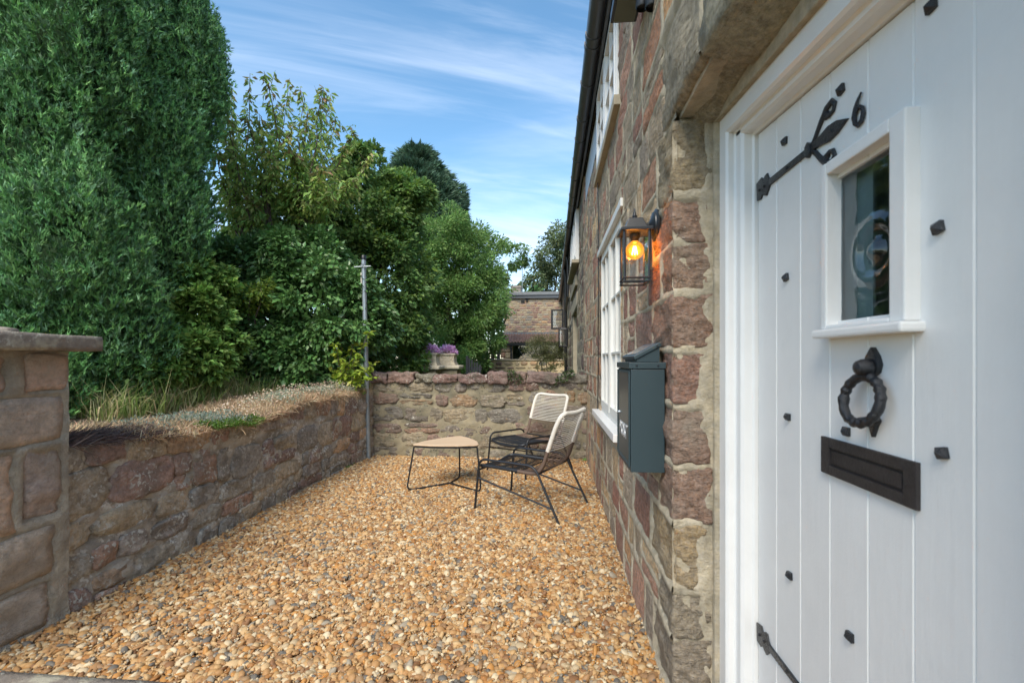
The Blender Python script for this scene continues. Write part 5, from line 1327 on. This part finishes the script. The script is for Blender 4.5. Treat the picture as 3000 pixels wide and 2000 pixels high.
plant('ground_ivy', 'low green ivy hedge behind the flower troughs', 'hedge', wp(930,870,10.4)*[1,1,0]+[0,0,.5], cr_, M_leaf)
r_ = rngs(12)
cr_ = clump_crown(r_, [E(936,800,13,26,9.6,.12,1), E(990,730,8,40,12,.1,.3)], 700, .09, [(.22,.12,.05),(.18,.10,.05)], ratio=.2, droop=1.6, sub=14, srad=.3)
plant('withered_bush', 'patch of dead brown foliage left of the flower troughs', 'shrub', wp(936,860,9.6)*[1,1,0]+[0,0,.5], cr_, M_leaf)
# yellow green sapling by the pole
r_ = rngs(13); base = np.array([-2.62, 5.55, .82]); t_ = thing('sapling', 'young yellow green sapling growing beside the grey pole', 'sapling', tuple(base))
b = MB(); LP, LD = [], []
for (ex_, ey_) in [(780,735),(750,825),(770,790),(815,770),(795,830),(868,830),(850,760),(830,850),(800,880),(860,865),(770,850),(835,900),(820,810)]:
    e_ = wp(ex_, ey_, 5.55+r_.uniform(-.2, .15)); mid = (base+e_)/2+np.array([0,0,.12]); pts = np.array([base*(1-s)**2+mid*2*s*(1-s)+e_*s*s for s in np.linspace(0,1,8)])
    b.tube([tuple(q) for q in pts], list(np.linspace(.007,.002,8)), n=5)
    n_ = 46; ix = (.25+.75*r_.rand(n_))*6.99; i0 = ix.astype(int); f_ = (ix-i0)[:, None]; LP.append(pts[i0]*(1-f_)+pts[i0+1]*f_); LD.append(unit(r_.randn(n_,3)*[1,1,.3]+[0,0,-.2]))
b.build('stem', M_twig, t_, smooth=True); LP = np.concatenate(LP); LD = np.concatenate(LD)
V, F, C = leaves(LP, LD, np.full(len(LP), .075), r_, colors(r_, len(LP), [(.30,.42,.05),(.36,.44,.06),(.24,.36,.05)]), .55, up=.8); mesh_np('leaves', V, F, M_leaf, t_, C, kind='stuff')
# olive bush in front of the far wall
r_ = rngs(14)
cr_ = clump_crown(r_, [E(1252,800,34,32,11.2,.3,1), E(1230,795,22,24,11.2,.25,.5), E(1275,810,22,34,11.2,.25,.5), E(1255,835,20,22,11.2,.2,.4)], 4200, .035, [(.16,.17,.07),(.19,.20,.09),(.12,.14,.06)], ratio=.35, sub=60, srad=.2)
plant('olive_bush', 'round olive green bush in front of the far buff wall', 'shrub', wp(1255,900,11.2)*[1,1,0], cr_, M_leaf, [wp(1240,800,11.2), wp(1262,790,11.2), wp(1275,800,11.2), wp(1228,800,11.2)], .02, r_)
r_ = rngs(15)
cr_ = clump_crown(r_, [E(1060,785,22,24,14,.3,.6), E(1075,820,18,16,14,.3,.4), E(1048,800,14,24,14,.2,.4), E(1100,800,14,30,16,.3,.5)], 900, .06, YLG+BRT, ratio=.5, sub=14, srad=.3)
plant('garden_shrub', 'small yellow green garden shrub left of the porch', 'shrub', wp(1065,870,14)*[1,1,0], cr_, M_leaf, [wp(1060,785,14), wp(1100,790,16)], .02, r_)
r_ = rngs(16)
cr_ = clump_crown(r_, [E(1108,838,12,16,14.8,.12,1), E(1100,852,12,10,14.7,.12,.5), E(1116,824,8,8,14.8,.1,.4)], 700, .07, [(.05,.10,.03),(.16,.22,.13)], ratio=.7, sub=20, srad=.3)
plant('ivy', 'variegated ivy spilling over the left end of the far buff wall', 'ivy', wp(1108,850,14.8), cr_, M_leaf)
for (q, lab) in (([E(1182,866,12,14,5.95,.05,1), E(1176,858,8,6,5.95,.05,.4)], 'small ivy sprig hanging over the middle of the end wall'), ([E(1296,866,9,9,5.93,.05,.7), E(1305,857,12,6,5.95,.05,.6), E(1284,876,5,9,5.93,.05,.3)], 'small ivy sprig on the right end of the end wall')):
    cr_ = clump_crown(r_, q, 150, .028, [(.05,.09,.03),(.09,.13,.05)], ratio=.7, sub=14, srad=.3); plant('ivy', lab, 'ivy', q[0][0], cr_, M_leaf)
# purple flowers
for (pl_, x, y) in ((pl1, -2.55, 9.3), (pl2, -2.32, 9.95)):
    n_ = 900; d_ = unit(r_.randn(n_, 3)); d_[:, 2] = np.abs(d_[:, 2]); P_ = np.array([x, y, 1.43])+d_*np.array([.22, .16, .19])*(.6+.4*r_.rand(n_, 1))
    V, F, C = leaves(P_, d_, np.full(n_, .045), r_, colors(r_, n_, [(.80,.48,.76),(.90,.72,.88),(.72,.38,.72)], .25, .1), .8, up=.9)
    t_ = thing('flowers', 'purple flowers growing in the %s stone trough' % ('nearer left' if pl_ is pl1 else 'farther right'), 'flowers', (x, y, 1.4), 'flowers in the stone troughs'); mesh_np('petals', V, F, M_leaf, t_, C, kind='stuff')
    P_ = np.array([x, y, 1.41])+unit(r_.randn(300, 3))*np.array([.20, .15, .09]); V, F, C = leaves(P_, unit(r_.randn(300, 3)+[0,0,.5]), np.full(300, .05), r_, colors(r_, 300, MDG), .5); mesh_np('leaves', V, F, M_leaf, t_, C, kind='stuff')
# far woodland mass closing the view
r_ = rngs(17)
el_ = [E(px, 800, 130, 170, 24, 2.0, 1) for px in range(-100, 1200, 105)]
V, F, C = clump_crown(r_, el_, 2600, .22, DKG+MDG[:1], ratio=.6, sub=50, srad=.14)
o = mesh_np('woodland', V, F, M_leaf, None, C, kind='stuff')

# ---- wall-top plants, grasses, weeds
def blades(P, L_, rng, cols, lean=.5, w_=.006, dirb=(0,0,1), curve=.5):
    n_ = len(P); D = unit(np.tile(np.array(dirb, float), (n_, 1))+rng.randn(n_, 3)*lean); S_ = unit(np.cross(D, rng.randn(n_, 3)))
    L_ = (L_*(.5+rng.rand(n_)))[:, None]; bend = rng.randn(n_, 3)*curve*.5; bend[:, 2] -= curve*.5
    p0 = P; p1 = P+D*L_*.5; p2 = P+D*L_+bend*L_*.5
    V = np.stack([p0-S_*w_, p0+S_*w_, p1-S_*w_*.8, p1+S_*w_*.8, p2], 1).reshape(-1, 3); b = np.arange(n_)[:, None]*5
    return V, np.concatenate([b+[0,1,3], b+[0,3,2], b+[2,3,4]]), np.repeat(cols, 5, 0)
def topz(y): return ltop(y)
r_ = rngs(20)
def strip(n_, y0, y1, x0=-2.86, x1=-2.43, dz=0.0):
    y = y0+(y1-y0)*r_.rand(n_); x = x0+(x1-x0)*r_.rand(n_)
    return np.stack([x, y, topz(y)+dz+.02*fbm(x*9, y*9, 3)+.035*np.clip(1-np.abs(x-(x0+x1)/2)/(x1-x0)*2, 0, 1)], -1)
def stuff(name, g_, m):
    V, F, C = g_; return mesh_np(name, V, F, m, None, C, kind='stuff')
P_ = np.concatenate([strip(13000, 2.5, 6.0, dz=-.01), strip(9000, 2.6, 6.0, -3.45, -2.80, dz=-.02), strip(1500, 3.3, 5.9, -2.47, -2.42, dz=-.02)])
stuff('dry_grass', blades(P_, np.full(len(P_), .075), r_, colors(r_, len(P_), [(.55,.41,.26),(.48,.36,.22),(.60,.48,.33),(.38,.25,.16)], .25), lean=1.1, w_=.0022, curve=1.0), M_straw)
P_ = np.concatenate([strip(2600, 2.12, 2.75, -2.85, -2.44, dz=.0)])
stuff('dead_twigs', blades(P_, np.full(len(P_), .10), r_, colors(r_, len(P_), [(.14,.10,.09),(.10,.075,.07),(.20,.15,.13)], .25), lean=.35, w_=.002, dirb=(.1,1,.05), curve=.3), M_straw)
# silver sedum mats
def sedum(n_, y0, y1, base, sz, x0=-2.86, x1=-2.42, dz=.03, h=.06):
    P = strip(n_, y0, y1, x0, x1, dz); k_ = vn(P[:, 0]*6, P[:, 1]*6, 17)+.3*r_.rand(n_) ; P = P[k_ > -.05]; n2 = len(P); P[:, 2] += r_.rand(n2)*h
    return leaves(P, unit(r_.randn(n2, 3)+[0,0,.8]), np.full(n2, sz), r_, colors(r_, n2, base, .2), .45, up=.4)
for (q, nm) in ((sedum(7500, 4.0, 5.8, [(.34,.40,.30),(.42,.47,.37),(.27,.33,.24)], .017), 'silver_sedum'), (sedum(2600, 2.7, 3.5, [(.24,.30,.26),(.30,.36,.30),(.16,.22,.16)], .018), 'silver_sedum'),
                (sedum(5200, 3.05, 3.62, [(.10,.20,.03),(.13,.24,.04)], .016, -2.6, -2.39, .0, .03), 'green_stonecrop'), (sedum(3000, 5.55, 5.95, [(.14,.24,.04),(.18,.28,.06)], .016, dz=.05), 'green_stonecrop')):
    stuff(nm, q, M_leaf)
# pale seed heads
P_ = strip(1500, 3.4, 5.7, dz=.05); P_[:, 2] += r_.rand(len(P_))*.09
stuff('seed_heads', leaves(P_, unit(r_.randn(len(P_), 3)), np.full(len(P_), .014), r_, colors(r_, len(P_), [(.62,.52,.40),(.55,.42,.30)], .2), .8), M_straw)
# long grass and weeds between wall and shrubs
n_ = 9000; y = 3.1+3.2*r_.rand(n_); x = -3.3-1.3*r_.rand(n_)**1.2; P_ = np.stack([x, y, bank_h(x, y)], -1)
stuff('long_grass', blades(P_, np.full(n_, .26), r_, colors(r_, n_, [(.26,.36,.11),(.40,.42,.19),(.20,.30,.08),(.56,.50,.29)], .3), lean=.28, w_=.004, curve=.7), M_leaf)
n_ = 4200; y = 3.4+2.9*r_.rand(n_); x = -3.35-1.1*r_.rand(n_); P_ = np.stack([x, y, bank_h(x, y)+.02+.38*r_.rand(n_)**1.4], -1)
stuff('nettles', leaves(P_, unit(r_.randn(n_, 3)+[0,0,-.1]), np.full(n_, .052), r_, colors(r_, n_, BRT, .3), .5, up=.8), M_leaf)
n_ = 26000; y = 6.3+5*r_.rand(n_); x = -8+5.3*r_.rand(n_); P_ = np.stack([x, y, bank_h(x, y)], -1)
stuff('rough_grass', blades(P_, np.full(n_, .22), r_, colors(r_, n_, [(.07,.12,.025),(.05,.09,.02)], .3), lean=.3, w_=.005), M_leaf)
# a few tiny weeds at the wall foot
P_ = np.concatenate([np.array([[.41, 5.9, 0.0]])+r_.randn(60, 3)*[.02,.03,.01], np.array([[-2.44, 5.3, 0.0]])+r_.randn(60, 3)*[.02,.08,.01]])
stuff('small_weeds', leaves(P_, unit(r_.randn(len(P_), 3)+[0,0,1]), np.full(len(P_), .03), r_, colors(r_, len(P_), BRT), .5), M_leaf)
